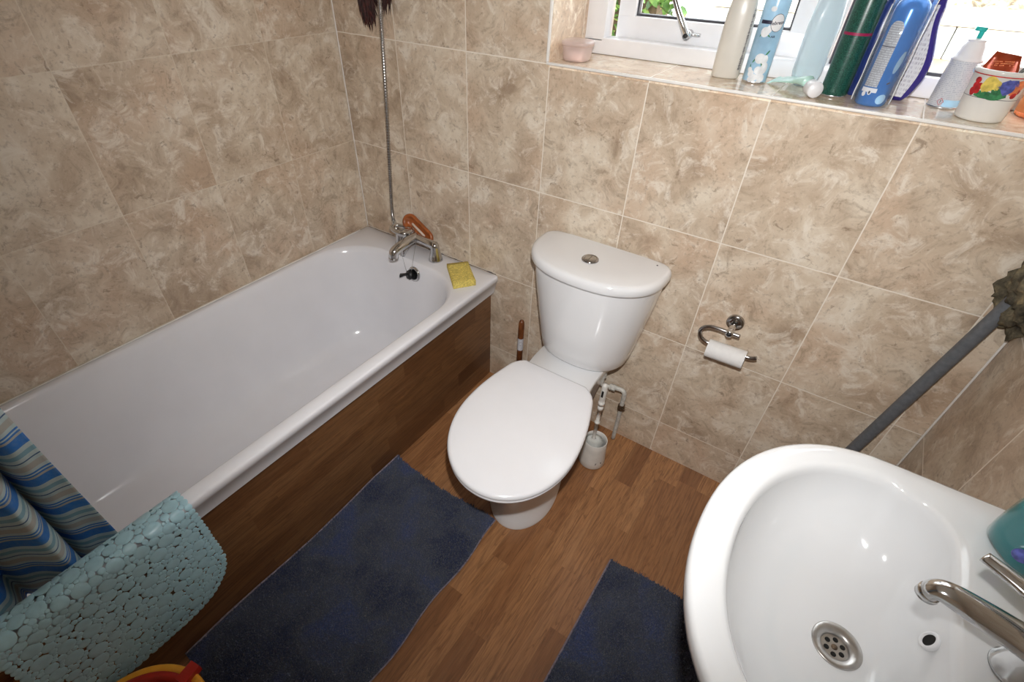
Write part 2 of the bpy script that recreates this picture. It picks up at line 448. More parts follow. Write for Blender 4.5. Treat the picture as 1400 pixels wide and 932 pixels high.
box(bm, (WX0, 0, WZ1), (WX1, DEP, ZC))
struct(link('wall_back', bm, 'stone_back', smooth=False))
# window sill, tiled, and pale tile trims round the recess
bm = bmesh.new(); box(bm, (WX0, .004, WZ0 - .012), (WX1, .262, WZ0)); sill = struct(link('trim_1', bm, 'stone_sill', smooth=False))
bm = bmesh.new(); box(bm, (WX0 - .004, -.003, WZ0 - .006), (WX1 + .004, .004, WZ0 + .0005), .0015); struct(link('trim_2', bm, 'trimw'))
bm = bmesh.new(); box(bm, (WX0 - .006, -.003, WZ0 + .0005), (WX0 + .001, .006, WZ1), .002); struct(link('trim_3', bm, 'trimw'))
bm = bmesh.new(); box(bm, (WX1 - .001, -.004, WZ0 + .001), (WX1 + .008, .006, WZ1), .002); struct(link('trim_4', bm, 'trimw'))
bm = bmesh.new(); box(bm, (WX0, .006, WZ0), (WX0 + .002, .21, WZ1)); struct(link('trim_5', bm, 'stone_reveal', smooth=False))
# dark ragged sealant in the corner above bath
bm = bmesh.new()
tube(bm, [(.004, -.003, .515 + .01 * i) for i in range(0, 182)], [.0015 + .0008 * random.random() for _ in range(182)], 6)
struct(link('trim_6', bm, 'trimw'))

bm = bmesh.new(); box(bm, (W - .005, -.005, .0), (W, 0, ZC), .002); struct(link('trim_7', bm, 'trimw'))
# ------------------------------------------------------------------ window
FY0, FY1 = .205, .262
win = bpy.data.objects.new('window_1', None); COL.objects.link(win); win.location = (WX0, FY0, WZ0); struct(win)
bm = bmesh.new()
def rail(x0, x1, z0, z1, y0=FY0, y1=FY1, b=.005): box(bm, (x0, y0, z0), (x1, y1, z1), b)
rail(WX0, WX1, WZ0, WZ0 + .042); rail(WX0, WX1, WZ1 - .05, WZ1); rail(WX0, WX0 + .062, WZ0 + .03, WZ1 - .04)
rail(WX1 - .062, WX1, WZ0 + .03, WZ1 - .04); rail(1.432, 1.492, WZ0 + .03, WZ1 - .04)
link('window_frame', bm, 'upvc', win, autosmooth=35)
bm = bmesh.new()
gx0, gx1 = 1.492, WX1 - .062
for a, b in (((gx0, WZ0 + .042), (gx1, WZ0 + .048)), ((gx0, WZ1 - .056), (gx1, WZ1 - .05)), ((gx0, WZ0 + .048), (gx0 + .005, WZ1 - .056)), ((gx1 - .005, WZ0 + .048), (gx1, WZ1 - .056))):
    box(bm, (a[0], .225, a[1]), (b[0], .240, b[1]))
link('gasket', bm, 'gasket', win, smooth=False)
bm = bmesh.new(); box(bm, (gx0 + .004, .230, WZ0 + .046), (gx1 - .004, .236, WZ1 - .054)); link('pane', bm, 'glass', win, smooth=False)
# open top-hung sash, pushed outwards at the bottom
def sash_pt(x, u, w):      # u up along sash from its hinge line, w outward thickness
    a = math.radians(2.2); hz = WZ1 - .05; hy = .236
    return Vector((x, hy + u * -sin(a) * -1 * -1 * -1 + w * cos(a), hz + 0)) if False else Vector((x, hy + (-u) * sin(a) + w * cos(a), hz + u * cos(a) + w * sin(a)))
def sash_box(bm, x0, x1, u0, u1, w0, w1, bev=.004):
    vs_before = set(bm.verts)
    box(bm, (x0, w0, u0), (x1, w1, u1), bev)
    for v in [v for v in bm.verts if v not in vs_before]: v.co = sash_pt(v.co.x, v.co.z, v.co.y)
SX0, SX1, SU = WX0 + .070, 1.430, -(WZ1 - .05 - (WZ0 + .016))
sash = bpy.data.objects.new('sash', None); COL.objects.link(sash); sash.parent = win; sash.location = (SX0 - WX0, 0, 0)
bm = bmesh.new()
fw = .052; fb_ = .077
sash_box(bm, SX0, SX1, SU, SU + fb_, 0, .05); sash_box(bm, SX0, SX1, -fw, 0, 0, .05)
sash_box(bm, SX0, SX0 + fw, SU + .01, -.01, .001, .049); sash_box(bm, SX1 - fw, SX1, SU + .01, -.01, .001, .049)
link('sash_frame', bm, 'upvc', sash, autosmooth=35)
bm = bmesh.new()
e = .005
sash_box(bm, SX0 + fw, SX1 - fw, SU + fb_, SU + fb_ + e, .012, .03, 0); sash_box(bm, SX0 + fw, SX0 + fw + e, SU + fb_, -fw, .012, .03, 0)
sash_box(bm, SX1 - fw - e, SX1 - fw, SU + fb_, -fw, .012, .03, 0)
link('gasket', bm, 'gasket', sash, smooth=False)
bm = bmesh.new(); sash_box(bm, SX0 + fw, SX1 - fw, SU + fb_, -fw, .018, .024, 0); link('pane', bm, 'glass', sash, smooth=False)
# handle on the sash's bottom rail
bm = bmesh.new()
hu = SU + .050
hx = 1.133
def hp(x, u, w): return sash_pt(x, u, w)
tube(bm, [hp(hx - .018, hu, -.004), hp(hx + .030, hu - .001, -.004)], .010, 20, flat=.45)
tube(bm, [hp(hx, hu, -.002), hp(hx, hu, -.032)], .0105, 20)
pts = catmull([hp(hx, hu, -.030), hp(hx - .012, hu + .02, -.034), hp(hx - .035, hu + .055, -.036), hp(hx - .062, hu + .10, -.036)], 6)
tube(bm, pts, [.0095 - .003 * i / len(pts) for i in range(len(pts))], 16)
hd = link('handle', bm, 'chrome', sash)
bm = bmesh.new(); tube(bm, [hp(hx, hu, -.031), hp(hx, hu, -.043)], .0055, 16); link('key_button', bm, 'black', sash)

# ------------------------------------------------------------------ outside
bm = bmesh.new(); box(bm, (-5, DEP + .01, -.25), (9, 9, -.15)); o = link('ground', bm, 'ground', smooth=False); struct(o)
gw = thing('garden_wall', 'long low pale block garden wall outside the window', 'wall', (2.2, 3.1, -.15))
bm = bmesh.new(); box(bm, (.45, 3.0, -.15), (7.5, 3.2, .98), .004); link('orange_base', bm, plain('peach_brick', (.85, .50, .30), .8, noise_amt=.15).name and 'peach' if False else 'ground', gw, smooth=False)
M['peach'] = plain('peach_brick', (.85, .52, .30), .8, noise_amt=.12, scale=9)
M['cap'] = plain('wall_coping', (.88, .76, .58), .8, noise_amt=.06, scale=5)
M['gravel'] = plain('brown_planting', (.42, .30, .17), .9, noise_amt=.75, scale=22, bstr=.6, bdist=.02)
gw.children[0].data.materials.clear(); gw.children[0].data.materials.append(M['peach'])
for i in range(10):
    x0 = .45 + i * .705
    bm = bmesh.new(); box(bm, (x0, 2.96, .985), (x0 + .698, 3.2, 1.145), .004); link('block', bm, 'paint', gw, smooth=False)
bm = bmesh.new(); box(bm, (.43, 2.94, 1.150), (7.5, 3.24, 1.225), .006); link('coping', bm, 'cap', gw, smooth=False)
bed = thing('planting_bed', 'raised brown planting bed behind the pale garden wall', 'flower bed', (3, 4, -.15))
bm = bmesh.new()
nx, ny = 90, 16
g = [[bm.verts.new((.5 + 7 * i / nx, 3.24 + 1.5 * j / ny, 1.10 + .35 * j / ny + .07 * noise.noise(Vector((i * .5, j * .7, 1))))) for j in range(ny + 1)] for i in range(nx + 1)]
for i in range(nx):
    for j in range(ny): bm.faces.new((g[i][j], g[i + 1][j], g[i + 1][j + 1], g[i][j + 1]))
box(bm, (.5, 3.26, -.149), (7.5, 4.74, 1.05)); link('soil', bm, 'gravel', bed)
def leaves(bm, lo, hi, n, s):
    for _ in range(n):
        c = Vector([random.uniform(lo[i], hi[i]) for i in range(3)])
        q = Matrix.Rotation(random.uniform(0, 6.28), 3, 'Z') @ Matrix.Rotation(random.uniform(-1.2, 1.2), 3, 'X') @ Matrix.Rotation(random.uniform(-1, 1), 3, 'Y')
        k = s * random.uniform(.6, 1.3)
        vs = [bm.verts.new(c + q @ Vector(p) * k) for p in ((0, -.5, 0), (.28, -.1, .06), (.2, .3, .03), (0, .55, 0), (-.2, .3, .03), (-.28, -.1, .06))]
        bm.faces.new(vs)
hedge = thing('hedge', 'leafy green hedge outside the open window sash', 'hedge', (-.6, 2.0, -.15))
bm = bmesh.new(); leaves(bm, (-1.8, 1.25, .2), (.66, 1.75, 1.75), 11000, .06); link('foliage', bm, 'leaf', hedge, recalc=False)
bm = bmesh.new(); box(bm, (-1.75, 1.45, -.15), (.60, 1.62, 1.60)); link('stems', bm, 'bark', hedge, smooth=False)

# ------------------------------------------------------------------ bath
BX1, BY1, BZ = .700, -1.80, .513
def rrect(x0, x1, y0, y1, r, n=14, z=0, bulge=0):
    """rounded rectangle outline, y0 > y1"""
    pts = []
    for cx, cy, a0 in ((x1 - r, y0 - r, 0), (x0 + r, y0 - r, PI / 2), (x0 + r, y1 + r, PI), (x1 - r, y1 + r, 1.5 * PI)):
        for i in range(n + 1):
            a = a0 + PI / 2 * i / n
            pts.append(Vector((cx + r * cos(a), cy + r * sin(a), z)))
    return pts
bath = thing('bathtub', 'white acrylic bath with wood-effect side panel along left wall', 'bathtub', (.35, -.85, 0))
bm = bmesh.new()
def br(x0, x1, y0, y1, r, z): return rrect(x0, x1, y0, y1, r, z=z)
rings = [br(.012, .690, -.012, BY1 + .01, .006, .440), br(.003, .698, -.003, BY1 + .002, .006, .488),
         br(.001, BX1, -.001, BY1, .008, .4895), br(.001, BX1, -.001, BY1, .008, .505), br(.002, BX1 - .0015, -.002, BY1 + .003, .008, .510), br(.004, BX1 - .006, -.006, BY1 + .008, .010, BZ),
         br(.022, .662, -.108, BY1 + .06, .20, BZ), br(.026, .657, -.113, BY1 + .064, .20, .511), br(.031, .652, -.119, BY1 + .070, .20, .504), br(.036, .648, -.124, BY1 + .078, .20, .490),
         br(.050, .636, -.140, BY1 + .12, .195, .42), br(.066, .622, -.158, BY1 + .18, .19, .32), br(.085, .606, -.178, BY1 + .25, .18, .22), br(.10, .590, -.195, BY1 + .30, .17, .165),
         br(.13, .565, -.225, BY1 + .34, .15, .128), br(.17, .525, -.27, BY1 + .39, .12, .112), br(.24, .455, -.36, BY1 + .47, .08, .106), br(.33, .36, -.60, -1.0, .012, .104)]
loft(bm, rings, False, True)
tub = link('basin_shell', bm, 'enamel', bath, recalc=False)
tub.data.flip_normals() if False else None
bm = bmesh.new()
box(bm, (.655, BY1 + .005, .001), (.667, -.002, .489), .0015)
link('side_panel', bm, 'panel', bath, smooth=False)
# waste overflow with black plug hanging on its bead chain
bm = bmesh.new()
ax = Vector((0, -1, .18)).normalized()
oc = Vector((.384, -.128, .468))
lathe(bm, [(.0, .0), (.029, .0), (.031, .003), (.029, .007), (.022, .009), (.019, .006), (.0, .005)], oc, 36, axis=ax, cap0=False, cap1=False)
of = link('overflow', bm, 'chrome', bath)
bm = bmesh.new()
pc = oc + Vector((-.012, -.012, -.002))
lathe(bm, [(0, 0), (.019, 0), (.0205, .004), (.017, .008), (.016, .013), (0, .013)], pc, 30, axis=Vector((-.5, -1, .3)))
p2 = pc + Vector((-.5, -1, .3)).normalized() * .012
q = p2 + Vector((-.026, -.014, -.006))
tube(bm, [p2 + Vector((0, 0, .003)), (p2 + q) / 2 + Vector((0, 0, .002)), q], [.008, .009, .013], 14, flat=.5)
link('plug', bm, 'black', of)
# drain in the floor of the tub
bm = bmesh.new(); lathe(bm, [(.034, 0), (.033, .003), (.024, .004), (.020, .001), (0, .0005)], (.345, -.42, .1065), 30, cap0=False); link('drain', bm, 'chrome', bath)
bm = bmesh.new(); tube(bm, [(.005, -.05 - .02 * i, BZ + .001) for i in range(80)], [.0015 + random.random() * .001 for _ in range(80)], 6)
link('sealant', bm, 'trimw', bath)
bm = bmesh.new(); tube(bm, [(.01 + .0115 * i, -.002, BZ + .001) for i in range(60)], [.0008 + (random.random() > .6) * .0015 * random.random() for _ in range(60)], 6)
link('mouldy_sealant', bm, 'inkgrey', bath)['label'] = 'thin dark mouldy sealant line'

# ------------------------------------------------------------------ bath tap
tap = thing('bath_mixer_tap', 'chrome bath shower mixer tap on the end of the bath', 'tap', (.34, -.05, BZ))
tz, ty = .578, -.052
bm = bmesh.new()
for x in (.248, .432):
    lathe(bm, [(.0285, 0), (.0285, .003), (.0265, .008), (.0195, .040), (.0175, .055), (.0165, .064), (.011, .074), (0, .077)], (x, ty, BZ + .0006), 30)
tube(bm, catmull([(.248, ty, tz - .006), (.275, ty - .002, tz), (.34, ty - .004, tz + .004), (.405, ty - .002, tz), (.432, ty, tz - .006)], 8), .0165, 22)
host = link('body', bm, 'chrome', tap)
bm = bmesh.new()
pts = catmull([(.335, ty, tz + .006), (.332, ty - .05, tz + .002), (.326, ty - .100, tz - .010), (.324, ty - .116, tz - .020), (.324, ty - .120, tz - .038)], 7)
tube(bm, pts, [.0195 - .001 * i / len(pts) for i in range(len(pts))], 22)
lathe(bm, [(.0190, 0), (.0190, -.006), (.015, -.006), (.015, -.002), (0, -.002)], (.324, ty - .120, tz - .036), 22)
link('spout', bm, 'chrome', tap)
bm = bmesh.new()
lathe(bm, [(.026, -.01), (.0275, .008), (.0265, .020), (.021, .028), (.010, .032), (0, .033)], (.302, ty - .004, tz + .000), 30)
link('valve_dome', bm, 'chrome', tap)
bm = bmesh.new()       # loop lever
top = Vector((.300, ty - .008, tz + .022))
loop = [top + Vector(p) for p in ((.014, .012, .006), (-.018, .012, .006), (-.050, -.002, .012), (-.056, -.020, .013), (-.046, -.036, .010), (-.016, -.036, .004), (.012, -.024, .004))]
tube(bm, catmull(loop, 6, True), .0092, 12, closed=True, flat=.75)
link('lever', bm, 'chrome', tap)
bm = bmesh.new()
tube(bm, [(.320, ty - .02, tz - .012), (.314, ty - .048, tz - .040), (.310, ty - .060, tz - .062)], [.013, .011, .0085], 16)
link('diverter', bm, 'chrome', tap)
bm = bmesh.new()
tube(bm, [(.232, ty + .004, tz + .004), (.222, ty + .006, tz + .004), (.214, ty + .008, tz + .012), (.212, ty + .008, tz + .035)], .0095, 18)
link('hose_outlet', bm, 'chrome', tap)
bm = bmesh.new()
def chain(a, b, sag):
    a, b = Vector(a), Vector(b); n = int((b - a).length / .0032)
    for i in range(n):
        t = i / n; p = a.lerp(b, t) + Vector((0, 0, -sag * 4 * t * (1 - t)))
        bmesh.ops.create_icosphere(bm, subdivisions=1, radius=.0014, matrix=Matrix.Translation(p))
chain((.349, ty - .016, tz - .008), oc + Vector((-.008, -.010, .012)), .0)
chain((.312, ty - .062, tz - .064), p2, .006)
link('bead_chain', bm, 'chrome', tap)

# shower hose rising from the tap
hose = thing('shower_hose', 'ribbed grey metal shower hose rising up the wall from bath tap', 'hose', (.213, -.045, .60))
bm = bmesh.new()
base = catmull([(.212, -.044, .612), (.213, -.046, .66), (.232, -.050, .82), (.252, -.050, 1.03), (.268, -.050, 1.22), (.277, -.050, 1.36), (.280, -.050, 1.60), (.272, -.055, 1.88), (.268, -.060, 1.98)], 90)
tube(bm, base, [.0072 if (i // 2) % 2 else .0060 for i in range(len(base))], 12)
link('hose', bm, 'darkchrome', hose)
bm = bmesh.new()
tube(bm, [(.268, -.002, 2.0), (.268, -.05, 2.0)], .013, 18); tube(bm, [(.268, -.06, 1.97), (.268, -.075, 2.04)], .014, 18)
link('wall_bracket', bm, 'chrome', hose)
bm = bmesh.new()
tube(bm, catmull([(.268, -.06, 1.985), (.268, -.075, 2.05), (.268, -.10, 2.11), (.268, -.14, 2.14)], 6), .011, 16)
lathe(bm, [(.012, 0), (.035, .012), (.038, .022), (.035, .027), (0, .027)], (.268, -.13, 2.15), 30, axis=(0, -.75, -.65))
link('shower_head', bm, 'chrome', hose)

# bundle of dark red fibres hanging behind the hose
bm = bmesh.new()
hb = Vector((.245, -.030, 1.56))
for i in range(420):
    a = random.random(); side = random.random()
    if side < .72: ex, ez = .168 + .075 * a + random.gauss(0, .006), 1.245 + .12 * abs(a - .32) + random.uniform(0, .05)
    else: ex, ez = .265 + .055 * a, 1.285 + .10 * a + random.uniform(0, .04)
    mid = Vector((lerp(hb.x, ex, .62) + (-.035 if side < .72 else .03), -.024 + random.uniform(-.012, .012), lerp(hb.z, ez, .5)))
    end = Vector((ex + random.gauss(0, .003), -.022 + random.uniform(-.014, .012), ez))
    pts = catmull([hb + Vector((random.gauss(0, .006), random.gauss(0, .003), random.uniform(-.01, .01))), mid, lerp(mid, end, .6) + Vector((random.gauss(0, .003), 0, 0)), end], 3)
    tube(bm, pts, [.0022] * (len(pts) - 2) + [.0015, .0004], 4, mi=int(random.random() < .4))
o = link('fibre_bundle', bm, ['hair', 'hair2'], origin=(.245, -.03, 1.56), smooth=True)
tag(o, 'dark red-brown frayed bundle of fibres hanging in the corner behind the hose', 'hair bundle')

# orange-brown oval brush leaning on the wall behind the tap
br_ = thing('soap_dish', 'orange-brown oval wooden dish with pale strip leaning behind bath tap', 'soap dish', (.32, -.02, BZ))
bm = bmesh.new()
du = Vector((.83, .0, -.50)).normalized(); dn = Vector((.12, -.86, .50)).normalized(); dv = dn.cross(du).normalized()
bc = Vector((.333, -.034, .604))
def stad(hl, r, n=12):
    out = []
    for i in range(n + 1): a = -PI / 2 + PI * i / n; out.append((hl + r * cos(a), r * sin(a)))
    for i in range(n + 1): a = PI / 2 + PI * i / n; out.append((-hl + r * cos(a), r * sin(a)))
    return out
def sr(hl, r, h): return [bc + du * a * 1.1 + dv * b * 1.12 + dn * h for a, b in stad(hl, r)]
loft(bm, [sr(.038, .018, -.012), sr(.040, .026, -.009), sr(.040, .029, 0), sr(.040, .028, .006), sr(.040, .024, .009), sr(.040, .018, .007), sr(.040, .014, -.002), sr(.038, .010, -.006)])
link('dish', bm, 'soapdish', br_)
bm = bmesh.new()
tube(bm, [bc + du * t * .037 + dv * .001 + dn * (-.002) for t in (-1, -.9, 0, .9, 1)], [.002, .0045, .005, .0045, .002], 10)
link('pale_strip', bm, 'soap', br_)

# sponge
bm = bmesh.new()
vs = box(bm, (.0, .0, 0), (.092, .068, .018), 0)
bmesh.ops.subdivide_edges(bm, edges=bm.edges[:], cuts=7, use_grid_fill=True)
rot = Matrix.Rotation(math.radians(4), 3, 'Z')
sp = [Vector((.505, -.072)), Vector((.562, -.012)), Vector((.672, -.108)), Vector((.622, -.178))]
for v in bm.verts:
    a, b, z = v.co.x / .092, v.co.y / .068, v.co.z
    p = sp[3].lerp(sp[0], b).lerp(sp[2].lerp(sp[1], b), a)
    n_ = noise.noise(v.co * 60) * .0012
    edge = min(a, 1 - a, b, 1 - b)
    v.co = Vector((p.x + n_, p.y - .6 * n_, BZ + .0005 + z - (.002 if edge < .02 and z > .015 else 0) + (n_ if z > .01 else 0) + .003 * a * (z > .01)))
o = link('sponge', bm, 'sponge', origin=(.60, -.075, BZ)); tag(o, 'yellow rectangular sponge on the white rim at corner of bath', 'sponge')

# ------------------------------------------------------------------ bath mat draped over the rim
prof = [(.636, .400), (.643, .470), (.648, .505), (.655, .5215), (.668, .5265), (.688, .527), (.703, .5265), (.711, .521), (.716, .508), (.718, .470), (.719, .42), (.720, .35), (.720, .28), (.718, .23), (.716, .193)]
PP = catmull([(a, 0, b) for a, b in prof], 10)
S = [0]
for a, b in zip(PP[:-1], PP[1:]): S.append(S[-1] + (b - a).length)
def matpos(u, s):
    s = max(0, min(S[-1] - 1e-5, s))
    lo = 0; hi = len(S) - 1
    while hi - lo > 1:
        mid = (lo + hi) // 2
        if S[mid] <= s: lo = mid
        else: hi = mid
    t = (s - S[lo]) / (S[hi] - S[lo]); p = PP[lo].lerp(PP[hi], t); d = (PP[hi] - PP[lo]).normalized()
    nrm = Vector((-d.z, 0, d.x)) * 1
    return Vector((p.x, u, p.z)), d, nrm
SL = S[-1]; MU0, MU1 = -1.222, -1.600     # width of the mat along the bath
MW = MU0 - MU1
def inside(u, s, r):
    # rounded lower corners
    R = .135; x = u; y = SL - s
    if x < r or x > MW - r or y < r or s < r: return False
    for cx in (R, MW - R):
        if y < R and ((cx == R and x < R) or (cx != R and x > MW - R)):
            if math.hypot(x - cx, y - R) > R - r: return False
    return True
random.seed(11)
discs = []
cell = {}
def near(u, s):
    k = (int(u / .05), int(s / .05))
    for i in (-1, 0, 1):
        for j in (-1, 0, 1):
            for d in cell.get((k[0] + i, k[1] + j), ()): yield d
def addd(u, s, r): discs.append((u, s, r)); cell.setdefault((int(u / .05), int(s / .05)), []).append((u, s, r))
def fits(u, s, r, ov):
    for (a, b, c) in near(u, s):
        if math.hypot(a - u, b - s) < r + c - ov: return False
    return True
# scalloped border first
bp = []
R = .135
step_ = .0145
x = .008
for i in range(int((SL - R) / step_)): bp.append((.008, .01 + i * step_)); bp.append((MW - .008, .01 + i * step_))
na = int(PI / 2 * (R - .008) / step_)
for i in range(na + 1):
    a = PI / 2 * i / na
    bp.append((R - (R - .008) * cos(a), SL - R + (R - .008) * sin(a))); bp.append((MW - R + (R - .008) * cos(a), SL - R + (R - .008) * sin(a)))
for i in range(1, int((MW - 2 * R) / step_)): bp.append((R + i * step_, SL - .008))
for u, s in bp:
    r = random.uniform(.0078, .0092)
    if fits(u, s, r, .005): addd(u, s, r)
for r0, r1, tries in ((.0185, .015, 500), (.015, .011, 5000), (.011, .008, 12000), (.008, .0055, 24000), (.0055, .0040, 26000)):
    for _ in range(tries):
        r = random.uniform(r1, r0); u = random.uniform(0, MW); s = random.uniform(0, SL)
        if inside(u, s, r) and fits(u, s, r, .0031): addd(u, s, r)
bm = bmesh.new()
for (u, s, r) in discs:
    K = 14 if r > .009 else 10
    c0, d0, n0 = matpos(MU0 - u, s)
    rings = []
    for rr, h in ((r, -.0002), (r, .0009), (r * .90, .0014), (r * .5, .0016)):
        ring = []
        for k in range(K):
            a = 2 * PI * k / K
            p, d, n_ = matpos(MU0 - u - rr * cos(a), s + rr * sin(a))
            over = (s + rr * sin(a)) - (S[-1] - 1e-5); 
            if over > 0: p = p + d * over
            if s + rr * sin(a) < 0: p = p + d * (s + rr * sin(a))
            ring.append(p + n_ * (h + .0015))
        rings.append(ring)
    Rr = loft(bm, rings, True, True)
o = link('bath_mat', bm, 'mat', origin=(.70, -1.40, .527), autosmooth=50)
tag(o, 'pale blue pebbled plastic bath mat draped over near edge of bath', 'bath mat')

# ------------------------------------------------------------------ shower curtain
cur = thing('shower_curtain', 'blue and white striped fabric shower curtain hanging inside the bath', 'shower curtain', (.60, -1.55, .47))
bm = bmesh.new()
NU, NV = 120, 60
zb_, zt_ = .395, 2.02
G = []
for i in range(NU + 1):
    t = i / NU; row = []
    for j in range(NV + 1):
        w = j / NV; z = lerp(zb_, zt_, w)
        y = -1.352 - .290 * t - .010 * sin(t * 9 + z * 2)
        amp = .028 + .014 * (1 - w)
        x = .562 + amp * sin(t * 17 + .9 * sin(z * 3.2) + .6) + .008 * sin(t * 47 + z * 5) + .016 * t
        y += .014 * cos(t * 17 + z)
        x += .02 * (1 - w) ** 4 * sin(t * 5)
        zz = z + .012 * sin(t * 13) * (1 - w) ** 6
        row.append(bm.verts.new((x, y, zz)))
    G.append(row)
for i in range(NU):
    for j in range(NV): bm.faces.new((G[i][j], G[i + 1][j], G[i + 1][j + 1], G[i][j + 1]))
c = link('fabric', bm, 'curtain', cur)
sm = c.modifiers.new('thick', 'SOLIDIFY'); sm.thickness = .0012
rod = thing('curtain_rail', 'white curtain rail running above the bath out of view', 'curtain rail', (.57, -1.2, 2.06))
bm = bmesh.new(); tube(bm, [(.575, -.002, 2.06), (.575, YB + .002, 2.06)], .0125, 18); link('rod', bm, 'upvc', rod)
bm = bmesh.new()
for i in range(9):
    bm = bmesh.new()
    y = -1.37 - .035 * i
    tube(bm, catmull([(.575 + .02 * cos(a), y, 2.05 + .028 * sin(a)) for a in [2 * PI * k / 10 for k in range(10)]], 2, True), .0015, 6, closed=True)
    link('ring', bm, 'upvc', cur)

# ------------------------------------------------------------------ toilet
TX = 1.117
toi = thing('toilet', 'white close-coupled toilet with closed lid against tiled back wall', 'toilet', (TX, -.40, 0))
def cx_(y): return TX - .010 + .092 * max(0, -y - .2)
def yoval(yb, yf, hwr, hw, ym, z, n=40, flat=.55, p=2.0, rs=None):
    """outline from rear yb to front yf; half width hwr at the rear growing to hw at ym"""
    right = []
    ys = []
    for i in range(n // 2):
        t = i / (n // 2); ys.append(lerp(yb, ym, t))
    for i in range(n + 1):
        a = PI / 2 * i / n; ys.append(ym + (yf - ym) * sin(a))
    out = []
    for y in ys:
        if y > ym:
            t = max(0, (rs - y) / (rs - ym + 1e-9)) if rs is not None else (yb - y) / (yb - ym + 1e-9); s = (1 - cos(t * PI)) / 2 if rs is not None else sin(t * PI / 2); w = lerp(hwr, hw, s)
        else:
            k = min(1, abs((y - ym) / (yf - ym))); w = hw * max(0, 1 - k ** p) ** (1 / p)
        out.append((w, y))
    R_ = [Vector((cx_(y) + w, y, z)) for w, y in out[:-1]] + [Vector((cx_(yf), yf, z))]
    L_ = [Vector((cx_(y) - w, y, z)) for w, y in reversed(out[:-1])]
    return R_ + L_
bm = bmesh.new()
lv = [  # z, yb, yf, hwr, hw, ym
    (.0005, -.10, -.600, .085, .112, -.44), (.012, -.10, -.602, .085, .113, -.44), (.03, -.10, -.592, .080, .104, -.44), (.12, -.10, -.590, .075, .098, -.43), (.20, -.09, -.605, .080, .105, -.43),
    (.27, -.07, -.650, .092, .128, -.45), (.33, -.05, -.710, .105, .155, -.47), (.365, -.03, -.742, .112, .168, -.48), (.385, -.02, -.752, .116, .173, -.48), (.396, -.018, -.752, .117, .173, -.48), (.402, -.022, -.745, .113, .168, -.48)]
loft(bm, [yoval(yb, yf, hwr, hw, ym, z, rs=-.235) for z, yb, yf, hwr, hw, ym in lv])
link('pan', bm, 'ceramic', toi, autosmooth=60)
def seat_ring(off, z, n=40):
    return yoval(-.272 - off, -.778 + off, .138 - off, .189 - off, -.535, z, p=2.05)
def soft(ring):
    # round the two hinge corners
    out = []
    for v in ring:
        yb = -.272; d = yb - v.y
        if d < .05:
            cxv = cx_(v.y); w = v.x - cxv
            k = math.sqrt(max(0, 1 - (1 - max(0, d) / .05) ** 2)) * .042 - .042
            v = Vector((cxv + math.copysign(max(0, abs(w) + k), w), v.y, v.z))
        out.append(v)
    return out
bm = bmesh.new(); loft(bm, [soft(seat_ring(o, z)) for o, z in ((.010, .403), (.004, .405), (.002, .411), (.004, .4165), (.012, .418))]); link('seat', bm, 'lid', toi, autosmooth=60)
bm = bmesh.new(); loft(bm, [soft(seat_ring(o, z)) for o, z in ((.008, .4185), (.001, .4205), (0, .425), (.0015, .4305), (.005, .4345), (.012, .4365), (.05, .4385), (.10, .4395), (.125, .440))]); link('lid', bm, 'lid', toi, autosmooth=60)
bm = bmesh.new()
for sx in (-1, 1):
    bm = bmesh.new()
    tube(bm, [(TX + sx * .075 - .022, -.284, .411), (TX + sx * .075 + .022, -.284, .411)], .0075, 16)
    lathe(bm, [(.012, 0), (.012, .008), (.010, .010), (0, .010)], (TX + sx * .075, -.284, .4022), 20)
    link('hinge', bm, 'lid', toi)
# cistern
cis = bpy.data.objects.new('cistern', None); COL.objects.link(cis); cis.parent = toi; cis.location = (0, .30, .405)
def dshape(hw, dep, z, yb=-.012, r=.03, p=2.35, n=40):
    pts = []
    # front curve from right to left, superellipse, back straight
    for i in range(n + 1):
        a = PI * i / n
        ca, sa = cos(a), sin(a)
        x = hw * math.copysign(abs(ca) ** (2 / p), ca); y = -(dep - .055) * abs(sa) ** (2 / p)
        pts.append(Vector((TX + x, yb - .055 + y, z)))
    m = 8
    for i in range(m + 1):   # back left corner
        a = PI / 2 * i / m
        pts.append(Vector((TX - hw + r - r * cos(a), yb - r + r * sin(a), z)))
    for i in range(m + 1):
        a = PI / 2 * (1 - i / m)
        pts.append(Vector((TX + hw - r + r * cos(a), yb - r + r * sin(a), z)))
    return pts
bm = bmesh.new()
loft(bm, [dshape(.125, .150, .4045), dshape(.144, .170, .4085), dshape(.152, .179, .420), dshape(.160, .186, .46), dshape(.177, .196, .56), dshape(.193, .207, .66), dshape(.201, .213, .735)])
link('tank', bm, 'ceramic', cis, autosmooth=60)
bm = bmesh.new()
LZ = .009
loft(bm, [dshape(h_, d_, z_ + LZ, r=r_) for h_, d_, z_, r_ in ((.203, .216, .7285, .03), (.210, .223, .7295, .03), (.2135, .227, .736, .035), (.2135, .227, .749, .035), (.211, .225, .757, .035), (.206, .220, .7615, .035), (.198, .212, .7635, .035), (.14, .165, .7648, .028), (.05, .09, .7650, .02))])
link('tank_lid', bm, 'ceramic', cis, autosmooth=60)
bm = bmesh.new()
bc2 = (1.108, -.125, .7735)
lathe(bm, [(.0255, 0), (.0255, .003), (.023, .0055), (.0205, .0055), (.0195, .003), (.019, .003)], bc2, 36)
fb = link('flush_button', bm, 'darkchrome', cis)
bm = bmesh.new()
